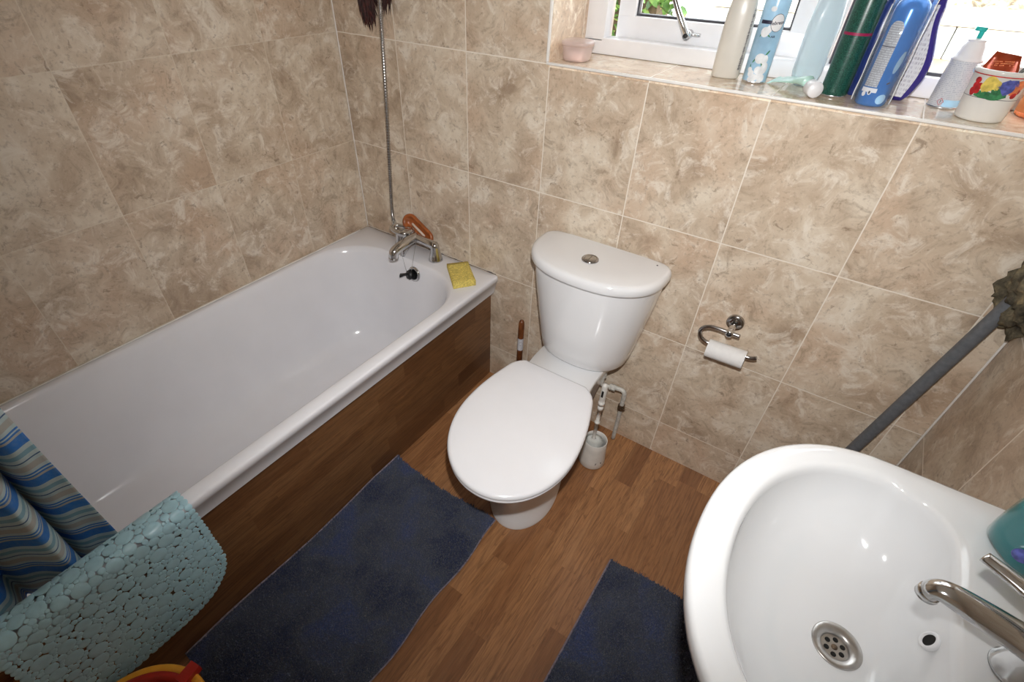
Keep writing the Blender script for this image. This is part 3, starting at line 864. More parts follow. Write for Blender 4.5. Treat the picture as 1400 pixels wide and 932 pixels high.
for sgn in (-1, 1):
    rings = []
    for rr, h in ((.0182, .001), (.0182, .0052), (.0165, .0066)):
        ring = []
        for i in range(17):
            a = -PI / 2 + PI * i / 16
            ring.append(Vector((bc2[0] + sgn * (.0007 + (rr) * cos(a) * .96), bc2[1] + rr * sin(a), bc2[2] + h)))
        rings.append(ring)
    loft(bm, rings)
o2 = link('button_half', bm, 'steel', fb, autosmooth=40)
bm = bmesh.new(); tube(bm, [(1.282, -.037, .7725), (1.282, -.037, .7742)], .0025, 12); link('screw_cap', bm, 'inkgrey', cis)
# fill valve under the cistern
bm = bmesh.new(); lathe(bm, [(.014, 0), (.014, .02), (.022, .02), (.022, .035), (.012, .035), (.012, .05)], (1.205, -.075, .356), 20); link('inlet_tail', bm, 'pipe_white', toi)

# ------------------------------------------------------------------ water pipe beside the toilet
wp = thing('water_pipe', 'white painted water pipe with elbow and brass nut beside the toilet', 'pipe', (1.284, -.035, 0))
bm = bmesh.new()
tube(bm, catmull([(1.284, -.034, .0005), (1.285, -.036, .10), (1.286, -.040, .172)], 5), .0078, 16)
tube(bm, catmull([(1.286, -.041, .195), (1.287, -.044, .235), (1.286, -.046, .258), (1.279, -.047, .268), (1.265, -.048, .270), (1.235, -.052, .268)], 6), .0085, 16)
tube(bm, catmull([(1.235, -.052, .268), (1.215, -.062, .270), (1.206, -.072, .285), (1.205, -.075, .355)], 6), .0075, 16)
link('tube', bm, 'pipe_white', wp)
bm = bmesh.new()
for c_, d_ in (((1.241, -.0515, .268), (-.98, -.1, 0)), ((1.205, -.075, .33), (0, 0, 1))):
    bm = bmesh.new(); lathe(bm, [(.009, -.011), (.0125, -.011), (.0125, .011), (.009, .011)], c_, 8, axis=d_)
    link('fitting', bm, 'pipe_white', wp, smooth=False)
bm = bmesh.new()
lathe(bm, [(.009, -.012), (.0125, -.012), (.0135, -.004), (.0115, 0), (.0135, .004), (.0125, .012), (.009, .012)], (1.286, -.0405, .184), 10)
box(bm, (1.292, -.056, .187), (1.304, -.050, .193), .001)
link('brass_nut', bm, 'copper', wp, smooth=False)

# ------------------------------------------------------------------ toilet brush
tb = thing('toilet_brush', 'white plastic toilet brush standing in holder beside the toilet', 'toilet brush', (1.262, -.178, 0))
bx_, by_ = 1.262, -.178
bm = bmesh.new()
lathe(bm, [(.0, .0006), (.046, .0006), (.048, .004), (.0465, .03), (.0425, .09), (.0415, .118), (.0405, .120), (.0385, .118), (.0395, .09), (.043, .03), (.044, .008), (0, .007)], (bx_, by_, 0), 44)
link('holder', bm, 'brush_white', tb)
bm = bmesh.new()
box(bm, (-.012, -.0005, -.005), (.012, .0005, .005), 0)
for v in bm.verts:
    a = math.radians(-38) + v.co.x / .0465; v.co = Vector((bx_ + (.0466 + v.co.y) * cos(a), by_ + (.0466 + v.co.y) * sin(a), .030 + v.co.z))
link('maker_mark', bm, 'inkgrey', tb, smooth=False)['label'] = 'small dark printed mark'
bm = bmesh.new()
hp_ = [(0, .05, .012), (0, .110, .009), (0, .118, .0065), (0, .20, .0062), (0, .2001, .0095), (0, .207, .0095), (0, .2071, .0062), (0, .268, .0068), (0, .2681, .0100), (0, .283, .0100), (0, .2831, .0082), (0, .292, .0082), (0, .2921, .0110), (0, .305, .0112), (0, .3051, .0090), (0, .318, .0108), (0, .378, .0100), (0, .386, .0075), (0, .388, .001)]
lathe(bm, [(r, h) for _, h, r in hp_], (bx_ - .010, by_, 0), 22)
hh = link('handle', bm, 'brush_white', tb)
bm = bmesh.new(); box(bm, (bx_ - .0135, by_ - .0118, .335), (bx_ - .0065, by_ - .0085, .362), .001); link('hanging_slot', bm, 'darkgap', hh, smooth=False)
bm = bmesh.new()
for k in range(3):
    for i in range(44):
        a = 2 * PI * i / 44 + k * .07
        if (i % 4) == 3 and k == 2: continue
        r0, r1 = .008, .034; z0 = .120 - .020 * k
        tube(bm, [(bx_ - .010 + r0 * cos(a), by_ + r0 * sin(a), z0), (bx_ - .006 + r1 * cos(a), by_ + r1 * sin(a), z0 - .012 - .002 * random.random())], [.0014, .0011], 5)
link('bristles', bm, 'bristle', tb)

# ------------------------------------------------------------------ plunger behind the toilet
pl = thing('plunger', 'plunger with brown wooden handle standing behind the toilet', 'plunger', (.852, -.060, 0))
bm = bmesh.new()
lathe(bm, [(.0115, .075), (.0115, .30), (.0115, .372), (.0105, .386), (.007, .3945), (0, .3965)], (.845, -.052, 0), 20)
link('handle', bm, 'handlewood', pl)
bm = bmesh.new(); lathe(bm, [(.0118, .255), (.0118, .312)], (.845, -.052, 0), 20, cap0=False, cap1=False); link('sticker', bm, 'lab_navy', pl)['label'] = 'black and white barcode sticker'
bm = bmesh.new(); lathe(bm, [(.046, .0008), (.048, .006), (.044, .03), (.034, .052), (.018, .062), (.012, .085), (.0095, .088)], (.848, -.054, 0), 30); link('rubber_cup', bm, 'black', pl)

# ------------------------------------------------------------------ toilet roll holder and roll
rh = thing('toilet_roll_holder', 'chrome curled wall-mounted toilet roll holder right of the toilet', 'toilet roll holder', (1.533, 0, .655))
bm = bmesh.new()
lathe(bm, [(.0245, -.0005), (.0245, -.007), (.0225, -.010), (.012, -.011)], (1.534, 0, .657), 36, axis=(0, 1, 0), cap1=True)
link('wall_plate', bm, 'darkchrome', rh)
bm = bmesh.new()
tube(bm, [(1.534, -.009, .657), (1.534, -.035, .657), (1.534, -.062, .657)], [.010, .0085, .0085], 20)
lathe(bm, [(.0095, 0), (.0105, .004), (.0105, .018), (.0085, .021), (0, .021)], (1.534, -.054, .657), 22, axis=(0, -1, 0))
link('post', bm, 'chrome', rh)
bm = bmesh.new(); tube(bm, [(1.534, -.0745, .657), (1.534, -.0762, .657)], .0062, 18); link('screw_recess', bm, 'black', rh)
RY = -.064
bm = bmesh.new()
bar = catmull([(1.562, RY, .657), (1.534, RY, .657), (1.500, RY, .6575), (1.478, RY, .6545), (1.462, RY, .643), (1.458, RY, .628), (1.466, RY, .611), (1.482, RY, .602), (1.505, RY, .600), (1.56, RY, .600), (1.600, RY, .600), (1.612, RY, .602), (1.624, RY, .608)], 6)
tube(bm, bar, .0056, 16)
link('bar', bm, 'darkchrome', rh)
rl = thing('toilet_roll', 'nearly empty white toilet roll hanging on the chrome holder', 'toilet roll', (1.545, RY, .583))
bm = bmesh.new()
lathe(bm, [(.0195, -.0525), (.0265, -.0525), (.0268, -.05), (.0268, .05), (.0265, .0525), (.0195, .0525), (.0195, -.0525)], (1.545, RY, .5855), 40, axis=(1, 0, .03), cap0=False, cap1=False)
link('paper', bm, 'paper', rl, autosmooth=50)
bm = bmesh.new(); lathe(bm, [(.0194, -.052), (.0188, -.052), (.0188, .052), (.0194, .052), (.0194, -.052)], (1.545, RY, .5855), 32, axis=(1, 0, .03), cap0=False, cap1=False); link('core', bm, 'card', rl)

# ------------------------------------------------------------------ grey pipe and foam in the corner
gp = thing('waste_pipe', 'grey plastic pipe slanting down the tiled wall behind the basin', 'pipe', (1.95, -.03, .40))
bm = bmesh.new()
a_, b_ = Vector((2.024, -.026, 1.0)), Vector((1.949, -.030, .410))
pts = [a_ + Vector((0, .0, .0)), Vector((2.013, -.030, .917)), b_, Vector((1.930, -.030, .27)), Vector((1.915, -.030, .12)), Vector((1.90, -.030, .001))]
tube(bm, catmull(pts, 8), .0148, 28)
link('tube', bm, 'pipe', gp)
bm = bmesh.new()
bmesh.ops.create_icosphere(bm, subdivisions=5, radius=1)
for v in bm.verts:
    n_ = v.co.copy()
    s = 1 + .30 * noise.noise(n_ * 2.2 + Vector((3, 1, 7))) + .16 * noise.noise(n_ * 6.1) + .07 * noise.noise(n_ * 15)
    c_ = Vector((n_.x * .072 * s, n_.y * .085 * s, n_.z * .115 * s))
    v.co = Vector((2.056, -.010, .985)) + c_
bmesh.ops.bisect_plane(bm, geom=bm.verts[:] + bm.edges[:] + bm.faces[:], plane_co=(W - .0005, 0, 0), plane_no=(1, 0, 0), clear_outer=True)
bmesh.ops.bisect_plane(bm, geom=bm.verts[:] + bm.edges[:] + bm.faces[:], plane_co=(0, -.0005, 0), plane_no=(0, 1, 0), clear_outer=True)
o = link('foam_filler', bm, 'foam', origin=(2.05, -.02, .93)); tag(o, 'crusty brown-green expanding foam lump round the pipe in wall corner', 'foam')

# ------------------------------------------------------------------ wash basin
SC = Vector((1.872, -.842)); SZ = .850
def cast(poly, th):
    """distance from SC to polygon along angle th"""
    d = Vector((cos(th), sin(th))); best = None
    for i in range(len(poly)):
        a = poly[i] - SC; b = poly[(i + 1) % len(poly)] - SC; e_ = b - a
        den = d.x * e_.y - d.y * e_.x
        if abs(den) < 1e-12: continue
        t = (a.x * e_.y - a.y * e_.x) / den; s = (a.x * d.y - a.y * d.x) / den
        if t > 0 and -1e-6 <= s <= 1 + 1e-6 and (best is None or t < best): best = t
    return best
def basin_outline(xb, xs, xf, hw, r, p=2.15, hwb=None):
    hwb = hwb or hw
    pts = []
    for i in range(41):
        a = -PI / 2 + PI * i / 40       # front curve
        ca, sa = abs(cos(a)), sin(a)
        pts.append(Vector((xs - (xs - xf) * ca ** (2 / p), SC.y - hw * math.copysign(abs(sa) ** (2 / p), sa))))
    for i in range(9): a = PI / 2 * i / 8; pts.append(Vector((xb - r + r * sin(a), SC.y - hwb + r - r * cos(a))))
    for i in range(9): a = PI / 2 * i / 8; pts.append(Vector((xb - r + r * cos(a), SC.y + hwb - r + r * sin(a))))
    return pts
NTH = 120
TH_ = [2 * PI * k / NTH for k in range(NTH)]
outer = [cast(basin_outline(W - .002, 1.865, 1.640, .281, .012), t) for t in TH_]
inner = [cast(basin_outline(1.962, 1.872, 1.686, .243, .075, hwb=.232), t) for t in TH_]
def ring_of(rad, z): return [Vector((SC.x + r * cos(t), SC.y + r * sin(t), z if not callable(z) else z(t))) for r, t in zip(rad, TH_)]
bas = thing('wash_basin', 'white ceramic wash basin on the right wall in the foreground', 'basin', (1.90, -.842, 0))
bm = bmesh.new()
DZ = .702; dr = .034
rings = []
def mixr(a, b, t): return [lerp(x, y, t) for x, y in zip(a, b)]
dia = [dr] * NTH
under = [.07] * NTH
for t, z in ((.96, .655), (.75, .668), (.5, .70), (.28, .745), (.12, .785), (.04, .815)):
    rings.append(ring_of([min(r, o) for r, o in zip(mixr(outer, under, t), outer)], z))
rings += [ring_of([o - .001 for o in outer], .825), ring_of(outer, .834), ring_of([o - .0005 for o in outer], .843), ring_of([o - .003 for o in outer], .8485), ring_of([o - .008 for o in outer], .8508),
          ring_of(mixr(outer, inner, .45), .8512), ring_of(mixr(outer, inner, .85), .8500), ring_of([i + .001 for i in inner], .8488), ring_of([i - .003 for i in inner], .8465), ring_of([i - .007 for i in inner], .841)]
NR = 22
for k in range(1, NR + 1):
    t = k / NR
    a = t * PI / 2
    rad = []
    zz = []
    for r in [i - .007 for i in inner]:
        rad.append(lerp(dr, r, cos(a) ** 0.80 if t < 1 else 0))
    z = DZ + (.841 - DZ) * (1 - sin(a) ** .92)
    sh = sin(a) ** .92; rings.append([v + Vector((.009 * sh, .013 * sh, 0)) for v in ring_of(rad, z)])
loft(bm, rings, True, False)
bowl = link('bowl', bm, 'basin', bas, autosmooth=80)
dc = Vector((SC.x + .009, SC.y + .013, DZ))
bm = bmesh.new()
lathe(bm, [(.034, -.001), (.0345, .0015), (.033, .003), (.0215, -.0015), (.0195, -.003), (.0185, -.008)], dc, 44, cap0=False, cap1=False)
wd = link('waste', bm, 'steel', bas)
bm = bmesh.new()
# strainer: disc with six holes and a centre screw
N = 60; zt = DZ - .0065
def hole_poly(cx, cy, r, n=14): return [(cx + r * cos(2 * PI * i / n), cy + r * sin(2 * PI * i / n)) for i in range(n)]
lathe(bm, [(.0192, 0), (0, 0)], dc + Vector((0, 0, -.0065)), 40, cap0=False)
link('strainer', bm, 'steel', wd)
bm = bmesh.new()
for k in range(6):
    a = PI / 6 + k * PI / 3
    lathe(bm, [(.0038, 0), (.0037, .0005), (0, .0006)], dc + Vector((.0118 * cos(a), .0118 * sin(a), -.0065)), 18)
link('strainer_holes', bm, 'darkgap', wd)
bm = bmesh.new(); lathe(bm, [(.0045, 0), (.004, .0012), (0, .0014)], dc + Vector((0, 0, -.0065)), 18); link('strainer_screw', bm, 'copper', wd)
# overflow hole in back wall of the bowl
bm = bmesh.new()
ov = Vector((1.9500, -.815, .799)); an = Vector((-1, 0, .55)).normalized()
lathe(bm, [(.0135, -.003), (.0135, .0015), (.012, .0028), (.0095, .0028), (.0085, .0005)], ov, 30, axis=an, cap0=False, cap1=False)
om = link('overflow_ring', bm, 'labelwhite', bas)
bm = bmesh.new(); lathe(bm, [(.0088, .0008), (0, .0008)], ov, 24, axis=an, cap0=False); link('overflow_hole', bm, 'darkgap', bas)
# pedestal
bm = bmesh.new()
def pr_(hw, xf, z): return [Vector((x, y, z)) for x, y in [(W - .012, SC.y - hw * .9)] + [(lerp(W - .04, xf, cos(a) ** .6 if cos(a) > 0 else 0), SC.y + hw * sin(a)) for a in [-PI / 2 + PI * i / 24 for i in range(25)]] + [(W - .012, SC.y + hw * .9)]]
loft(bm, [pr_(.105, 1.885, .0006), pr_(.10, 1.89, .02), pr_(.082, 1.905, .06), pr_(.075, 1.91, .35), pr_(.085, 1.89, .55), pr_(.11, 1.86, .655)])
link('pedestal', bm, 'basin', bas, autosmooth=60)
# basin mixer tap
bt = thing('basin_mixer_tap', 'chrome single-lever mixer tap on the ledge of wash basin', 'tap', (2.008, -.842, .851))
bm = bmesh.new()
tb0 = Vector((2.010, -.838, .8512))
lathe(bm, [(.0275, 0), (.0275, .004), (.0255, .007), (.0245, .03), (.024, .055), (.0235, .066), (.021, .076)], tb0, 36)
host = link('body', bm, 'chrome', bt)
bm = bmesh.new()
sp_ = catmull([tb0 + Vector(p) for p in ((.004, 0, .048), (-.030, .002, .056), (-.07, .005, .062), (-.095, .008, .064), (-.108, .009, .061), (-.112, .009, .052))], 7)
tube(bm, sp_, [lerp(.0225, .0135, min(1, i / (len(sp_) * .8))) for i in range(len(sp_))], 26, flat=.8)
lathe(bm, [(.0125, 0), (.0128, -.010), (.0105, -.0105), (.009, -.006), (0, -.005)], tb0 + Vector((-.111, .009, .054)), 26)
link('spout', bm, 'chrome', bt)
bm = bmesh.new()
lathe(bm, [(.0215, .074), (.0225, .080), (.022, .094), (.017, .104), (0, .107)], tb0, 32)
lv_ = catmull([tb0 + Vector(p) for p in ((.002, -.002, .092), (-.020, .016, .098), (-.050, .036, .100), (-.080, .056, .098))], 7)
tube(bm, lv_, [lerp(.0150, .0085, i / len(lv_)) for i in range(len(lv_))], 20, flat=.62)
link('lever', bm, 'chrome', bt)

# hand soap bottle on the ledge
hs = thing('soap_bottle', 'clear bottle of teal liquid hand soap on the basin ledge', 'soap bottle', (2.026, -.646, .851))
def ovr(c, rx, ry, z, n=32, p=2.4, rot_=0):
    out = []
    for i in range(n):
        a = 2 * PI * i / n; ca, sa = cos(a), sin(a)
        x = rx * math.copysign(abs(ca) ** (2 / p), ca); y = ry * math.copysign(abs(sa) ** (2 / p), sa)
        out.append(Vector((c[0] + x * cos(rot_) - y * sin(rot_), c[1] + x * sin(rot_) + y * cos(rot_), z)))
    return out
hc = (2.026, -.646)
bm = bmesh.new(); rr = math.radians(28)
loft(bm, [ovr(hc, .027, .036, .8520, rot_=rr), ovr(hc, .031, .041, .856, rot_=rr), ovr(hc, .032, .043, .88, rot_=rr), ovr(hc, .0315, .042, .915, rot_=rr), ovr(hc, .030, .040, .935, rot_=rr)]); link('liquid', bm, 'tealliquid', hs)
bm = bmesh.new(); loft(bm, [ovr(hc, .029, .038, .8514, rot_=rr), ovr(hc, .033, .0435, .8555, rot_=rr), ovr(hc, .0345, .045, .88, rot_=rr), ovr(hc, .034, .0445, .92, rot_=rr), ovr(hc, .031, .040, .960, rot_=rr), ovr(hc, .022, .028, .985, rot_=rr), ovr(hc, .013, .013, 1.0, p=2, rot_=rr), ovr(hc, .013, .013, 1.01, p=2, rot_=rr)]); link('bottle', bm, 'clearbottle', hs)
bm = bmesh.new(); lathe(bm, [(.015, 0), (.015, .018), (.006, .02), (.006, .045), (.016, .046), (.016, .058), (0, .06)], (*hc, 1.008), 24); link('pump', bm, 'labelwhite', hs)
bm = bmesh.new()
for i in range(1):
    lathe(bm, [(.011, 0), (.0105, .001), (0, .0012)], (hc[0] - .0165, hc[1] - .0375, .884), 24, axis=(-.40, -.9, .03))
link('label', bm, 'fr_blue', hs)['label'] = 'round dark violet label'

# ------------------------------------------------------------------ rugs
def rug(name, label, x0, x1, y0, y1, curl_left=0, seed=1, nblade=30000):
    random.seed(seed)
    t = thing(name, label, 'bath rug', ((x0 + x1) / 2, (y0 + y1) / 2, 0))
    def surf(u, v):   # u 0..1 across x, v 0..1 along y(negative)
        x = lerp(x0, x1, u); y = lerp(y0, y1, v)
        x += .006 * sin(v * 11 + seed) * (1 - 2 * abs(u - .5)) + .005 * sin(v * 17 + seed * 2) * (u > .5)
        y += .006 * sin(u * 6 + seed)
        z = .010 + .0025 * noise.noise(Vector((u * 5, v * 9, seed)))
        if curl_left: z += curl_left * max(0, 1 - u / .07) ** 1.5 * (.6 + .4 * sin(v * 8 + 1))
        return Vector((x, y, z))
    bm = bmesh.new(); NU_, NV_ = 40, 70
    top = [[bm.verts.new(surf(i / NU_, j / NV_)) for j in range(NV_ + 1)] for i in range(NU_ + 1)]
    bot = [[bm.verts.new(surf(i / NU_, j / NV_) - Vector((0, 0, .0085))) for j in range(NV_ + 1)] for i in range(NU_ + 1)]
    for i in range(NU_):
        for j in range(NV_):
            bm.faces.new((top[i][j], top[i + 1][j], top[i + 1][j + 1], top[i][j + 1])); bm.faces.new((bot[i][j], bot[i][j + 1], bot[i + 1][j + 1], bot[i + 1][j]))
    for j in range(NV_):
        bm.faces.new((top[0][j], top[0][j + 1], bot[0][j + 1], bot[0][j])); bm.faces.new((top[NU_][j], bot[NU_][j], bot[NU_][j + 1], top[NU_][j + 1]))
    for i in range(NU_):
        bm.faces.new((top[i][0], bot[i][0], bot[i + 1][0], top[i + 1][0])); bm.faces.new((top[i][NV_], top[i + 1][NV_], bot[i + 1][NV_], bot[i][NV_]))
    link('base', bm, 'rug', t, recalc=False)
    verts = []; faces = []
    org = Vector(t.location)
    for k in range(nblade):
        u = random.random(); v = random.random()
        if u < .006: continue
        p = surf(u, v) - org - Vector((0, 0, .001)); a = random.uniform(0, 6.28); w = .0016
        cl = noise.noise(Vector((u * 14, v * 22, seed * 3)))
        lean = Vector((random.gauss(.0, .0035) + .004 * cl, random.gauss(0, .0035) - .003 * cl, random.uniform(.007, .0115)))
        d = Vector((cos(a) * w, sin(a) * w, 0)); m_ = p + lean * .55 + Vector((0, 0, .001))
        b = len(verts)
        verts += [p - d, p + d, m_ + d * .8, m_ - d * .8, p + lean]
        faces += [(b, b + 1, b + 2, b + 3), (b + 3, b + 2, b + 4)]
    me = bpy.data.meshes.new('pile'); me.from_pydata([tuple(v) for v in verts], [], faces); me.materials.append(M['rug'])
    o = bpy.data.objects.new('pile', me); COL.objects.link(o); o.parent = t; o['kind'] = 'stuff'
    for side in ((0, 1) if curl_left else (0,)):
        bm = bmesh.new()
        uu = 0.0 if side == 0 else 1.0
        tube(bm, [surf(uu, j / 60) + Vector((-.001 if side == 0 else .001, 0, .0015 if side == 0 else -.003)) for j in range(61)], .0028, 8)
        link('binding', bm, 'binding', t)
    return t
rug('bath_rug', 'navy shaggy bath rug on the floor alongside the bath panel', .676, 1.116, -.606, -1.42, curl_left=.020, seed=2, nblade=62000)
rug('pedestal_rug', 'smaller navy rug on the floor beneath the wash basin', 1.492, 1.845, -.500, -1.16, seed=5, nblade=36000)

# ------------------------------------------------------------------ red and yellow bucket
bk = thing('bucket', 'yellow bucket with red liner and red handle lug on floor', 'bucket', (.815, -1.55, .012))
bc_ = Vector((.888, -1.560, .017))
bm = bmesh.new(); lathe(bm, [(.098, 0), (.102, .004), (.140, .222), (.147, .224), (.149, .229), (.146, .234), (.133, .234), (.131, .229), (.096, .01), (0, .008)], bc_, 60, cap0=True, cap1=True); link('pail', bm, 'byel', bk)
bm = bmesh.new(); lathe(bm, [(.088, .06), (.128, .226), (.1325, .2265), (.1325, .2365), (.120, .2370), (.116, .222), (.080, .09), (0, .085)], bc_, 60, cap0=True, cap1=False); link('red_liner', bm, 'bred', bk)['label'] = 'red inner bowl'
bm = bmesh.new()
for a0 in (math.radians(100), math.radians(280)):
    bm = bmesh.new()
    c_ = bc_ + Vector((.138 * cos(a0), .138 * sin(a0), .238)); 
    r_ = Vector((cos(a0), sin(a0), 0)); s_ = Vector((-sin(a0), cos(a0), 0))
    loft(bm, [[c_ + r_ * a + s_ * b * .013 + Vector((0, 0, h)) for a, b in ((-.018, -1), (.022, -.9), (.022, .9), (-.018, 1))] for h in (-.012, .006, .010)])
    link('handle_lug', bm, 'bred', bk, smooth=False)

# ------------------------------------------------------------------ things on the window sill
Z0 = WZ0 + .0005
def wrap(c, r, th0, z0, e=.0004):
    return lambda x, y: (c[0] + (r + e) * cos(th0 + x / r), c[1] + (r + e) * sin(th0 + x / r), z0 + y)
def fan(bm, pts, cx, cy, ro, f, k=5):
    """filled outline laid on a curved surface in concentric rings"""
    P = [(x * cos(ro) - y * sin(ro), x * sin(ro) + y * cos(ro)) for x, y in pts]; n = len(P)
    ce = bm.verts.new(f(cx, cy)); prev = None
    for m in range(1, k + 1):
        ring = [bm.verts.new(f(cx + x * m / k, cy + y * m / k)) for x, y in P]
        for i in range(n):
            j = (i + 1) % n
            bm.faces.new((ce, ring[i], ring[j]) if prev is None else (prev[i], ring[i], ring[j], prev[j]))
        prev = ring
def patch(bm, c, r, th0, z0, pts, e=.0003, mi=0):
    f = wrap(c, r, th0, z0, e); vs = [bm.verts.new(f(x, y)) for x, y in pts]; fc = bm.faces.new(vs); fc.material_index = mi; return fc
def disc_patch(bm, c, r, th0, z0, cx, cy, rx, ry, e=.0003, n=20, rot_=0, mi=0):
    fan(bm, [(rx * cos(2 * PI * i / n), ry * sin(2 * PI * i / n)) for i in range(n)], cx, cy, rot_, wrap(c, r, th0, z0, e))
def cyl_patch(bm, c, r, th0, x0, x1, za, zb, e=.0003, n=12, mi=0):
    g_ = []
    for i in range(n + 1):
        x = lerp(x0, x1, i / n); g_.append([bm.verts.new(wrap(c, r, th0, 0, e)(x, z)) for z in (za, zb)])
    for i in range(n): f = bm.faces.new((g_[i][0], g_[i + 1][0], g_[i + 1][1], g_[i][1])); f.material_index = mi
def face_cam(c): return math.atan2(-1.357 - c[1], 1.612 - c[0])

# 1 pink jar
j = thing('gel_jar', 'small translucent pink jar in left corner of the window sill', 'jar', (.894, .070, Z0))
c = (.894, .072)
bm = bmesh.new(); loft(bm, [ovr(c, .030, .028, Z0, p=2.8), ovr(c, .034, .032, Z0 + .006, p=3), ovr(c, .036, .034, Z0 + .024, p=3)]); link('gel', bm, 'pinkgel', j)
bm = bmesh.new(); loft(bm, [ovr(c, .031, .029, Z0, p=2.8), ovr(c, .0355, .0335, Z0 + .006, p=3), ovr(c, .0385, .0365, Z0 + .036, p=3)], cap1=False); link('pot', bm, 'pinkjar', j)
bm = bmesh.new(); loft(bm, [ovr(c, .040, .038, Z0 + .0365, p=3), ovr(c, .0415, .0395, Z0 + .040, p=3), ovr(c, .0415, .0395, Z0 + .046, p=3), ovr(c, .036, .034, Z0 + .0495, p=3), ovr(c, .020, .019, Z0 + .0505, p=3)]); link('lid', bm, 'pinkjar', j)

# 2 cream bottle
j = thing('lotion_bottle', 'tall cream-white lotion bottle left of the pale blue spray can', 'bottle', (1.283, .125, Z0))
c = (1.283, .130); rr = math.radians(10)
bm = bmesh.new()
loft(bm, [ovr(c, .029, .018, Z0, rot_=rr), ovr(c, .0325, .0215, Z0 + .004, rot_=rr), ovr(c, .0335, .0225, Z0 + .05, rot_=rr), ovr(c, .0325, .022, Z0 + .13, rot_=rr), ovr(c, .027, .020, Z0 + .165, rot_=rr), ovr(c, .014, .014, Z0 + .18, rot_=rr), ovr(c, .013, .013, Z0 + .186, rot_=rr)])
host = link('body', bm, 'cream', j)
bm = bmesh.new(); lathe(bm, [(.016, 0), (.016, .03), (.012, .033), (0, .033)], (*c, Z0 + .186), 24); link('cap', bm, 'cream', j)
bm = bmesh.new()
random.seed(3)
for i in range(46):   # vertical line of small print marks along its right side
    z = Z0 + .022 + i * .0027
    a = math.radians(-20) + random.uniform(-.05, .05); w_ = random.uniform(.0008, .0026) if i > 10 else random.uniform(.002, .0042)
    o_ = ovr(c, .0342, .0230, z, n=64, rot_=rr)
    p_ = o_[57]; q_ = o_[58]
    d_ = (q_ - p_).normalized()
    vs = [bm.verts.new(p_ + d_ * s1 * w_ + Vector((0, 0, s2 * .0009))) for s1, s2 in ((-1, -1), (1, -1), (1, 1), (-1, 1))]
    f = bm.faces.new(vs)
paint(host, bm, 'inkgrey')

# 3 pale blue air freshener can
j = thing('air_freshener_can', 'pale blue air freshener can with white cotton pictures and round logo', 'spray can', (1.354, .128, Z0))
c = (1.354, .130); r = .0275; th = face_cam(c)
bm = bmesh.new(); lathe(bm, [(.025, 0), (r, .002), (r, .175), (.0255, .183), (.0165, .196), (.0135, .200), (.0135, .206)], (*c, Z0), 44); host = link('can', bm, 'palecan', j)
bm = bmesh.new(); lathe(bm, [(r + .0006, 0), (r + .0008, .002), (r + .0002, .004)], (*c, Z0), 44, cap1=False); link('base_rim', bm, 'can_top', j)
bm = bmesh.new(); lathe(bm, [(.022, .200), (.0225, .235), (.019, .250), (0, .252)], (*c, Z0), 30); link('cap', bm, 'labelwhite', j)
bm = bmesh.new()
random.seed(5)
for cx, cz, a, b in ((-.012, .020, .008, .0075), (-.003, .012, .008, .008), (.009, .016, .009, .009), (.002, .028, .009, .0085), (.014, .033, .009, .012), (-.010, .008, .007, .006), (-.017, .028, .006, .005), (.010, .004, .007, .004), (.016, .012, .006, .007)):
    disc_patch(bm, c, r, th, Z0, cx, cz, a * .92, b, e=.0004 + random.random() * .0004)
for cx, cz, a, b in ((-.001, .052, .011, .0105), (.010, .050, .007, .010), (-.008, .104, .0095, .010), (-.001, .110, .006, .008), (-.004, .148, .006, .005)):
    disc_patch(bm, c, r, th, Z0, cx, cz, a, b, e=.0004 + random.random() * .0003)
paint(host, bm, 'cotton')
bm = bmesh.new()
for cx, cz, a, b, ro in ((.006, .041, .003, .007, .3), (-.013, .047, .0025, .007, -.5), (.012, .064, .003, .008, -.6), (.001, .098, .0022, .007, 1.0), (-.016, .098, .002, .006, -.3), (-.018, .035, .002, .005, .2), (.012, .172, .003, .006, .5)):
    disc_patch(bm, c, r, th, Z0, cx, cz, a * .6, b * .8, e=.0003, rot_=ro)
paint(host, bm, 'leafgreen')
bm = bmesh.new(); cyl_patch(bm, c, r, th, -.024, .012, Z0 + .1195, Z0 + .1265, e=.0005); 
disc_patch(bm, c, r, th, Z0, .013, .1225, .0145, .0175, e=.0007)
paint(host, bm, 'ink')
bm = bmesh.new(); disc_patch(bm, c, r, th, Z0, .013, .1225, .0135, .0165, e=.0010, n=28); paint(host, bm, 'labelwhite')
f_ = wrap(c, r, th, Z0, .0013)
bm = text_bm('febreze', .0098, lambda x, y: f_(x + .013, y + .1225 + .12 * x)); paint(host, bm, 'ink')
bm = text_bm('AIR', .0062, lambda x, y: f_(x + .011, y + .096)); paint(host, bm, 'ink')
bm = text_bm('cotton fresh', .0034, lambda x, y: f_(x + .011, y + .089)); 
bm.free()

# 4 pale blue clear bottle
j = thing('blue_clear_bottle', 'translucent pale blue bottle by the window mullion', 'bottle', (1.462, .168, Z0))
c = (1.458, .168); rr = math.radians(20)
bm = bmesh.new()
loft(bm, [ovr(c, .018, .014, Z0, p=3.2, rot_=rr), ovr(c, .027, .020, Z0 + .010, p=3.2, rot_=rr), ovr(c, .031, .022, Z0 + .028, p=3.4, rot_=rr), ovr(c, .032, .0225, Z0 + .12, p=3.4, rot_=rr), ovr(c, .028, .021, Z0 + .17, rot_=rr), ovr(c, .013, .013, Z0 + .19, rot_=rr), ovr(c, .012, .012, Z0 + .20, rot_=rr)])
host = link('body', bm, 'bluebottle', j)
bm = bmesh.new(); lathe(bm, [(.0145, 0), (.0145, .025), (0, .026)], (*c, Z0 + .199), 22); link('cap', bm, 'labelwhite', j)

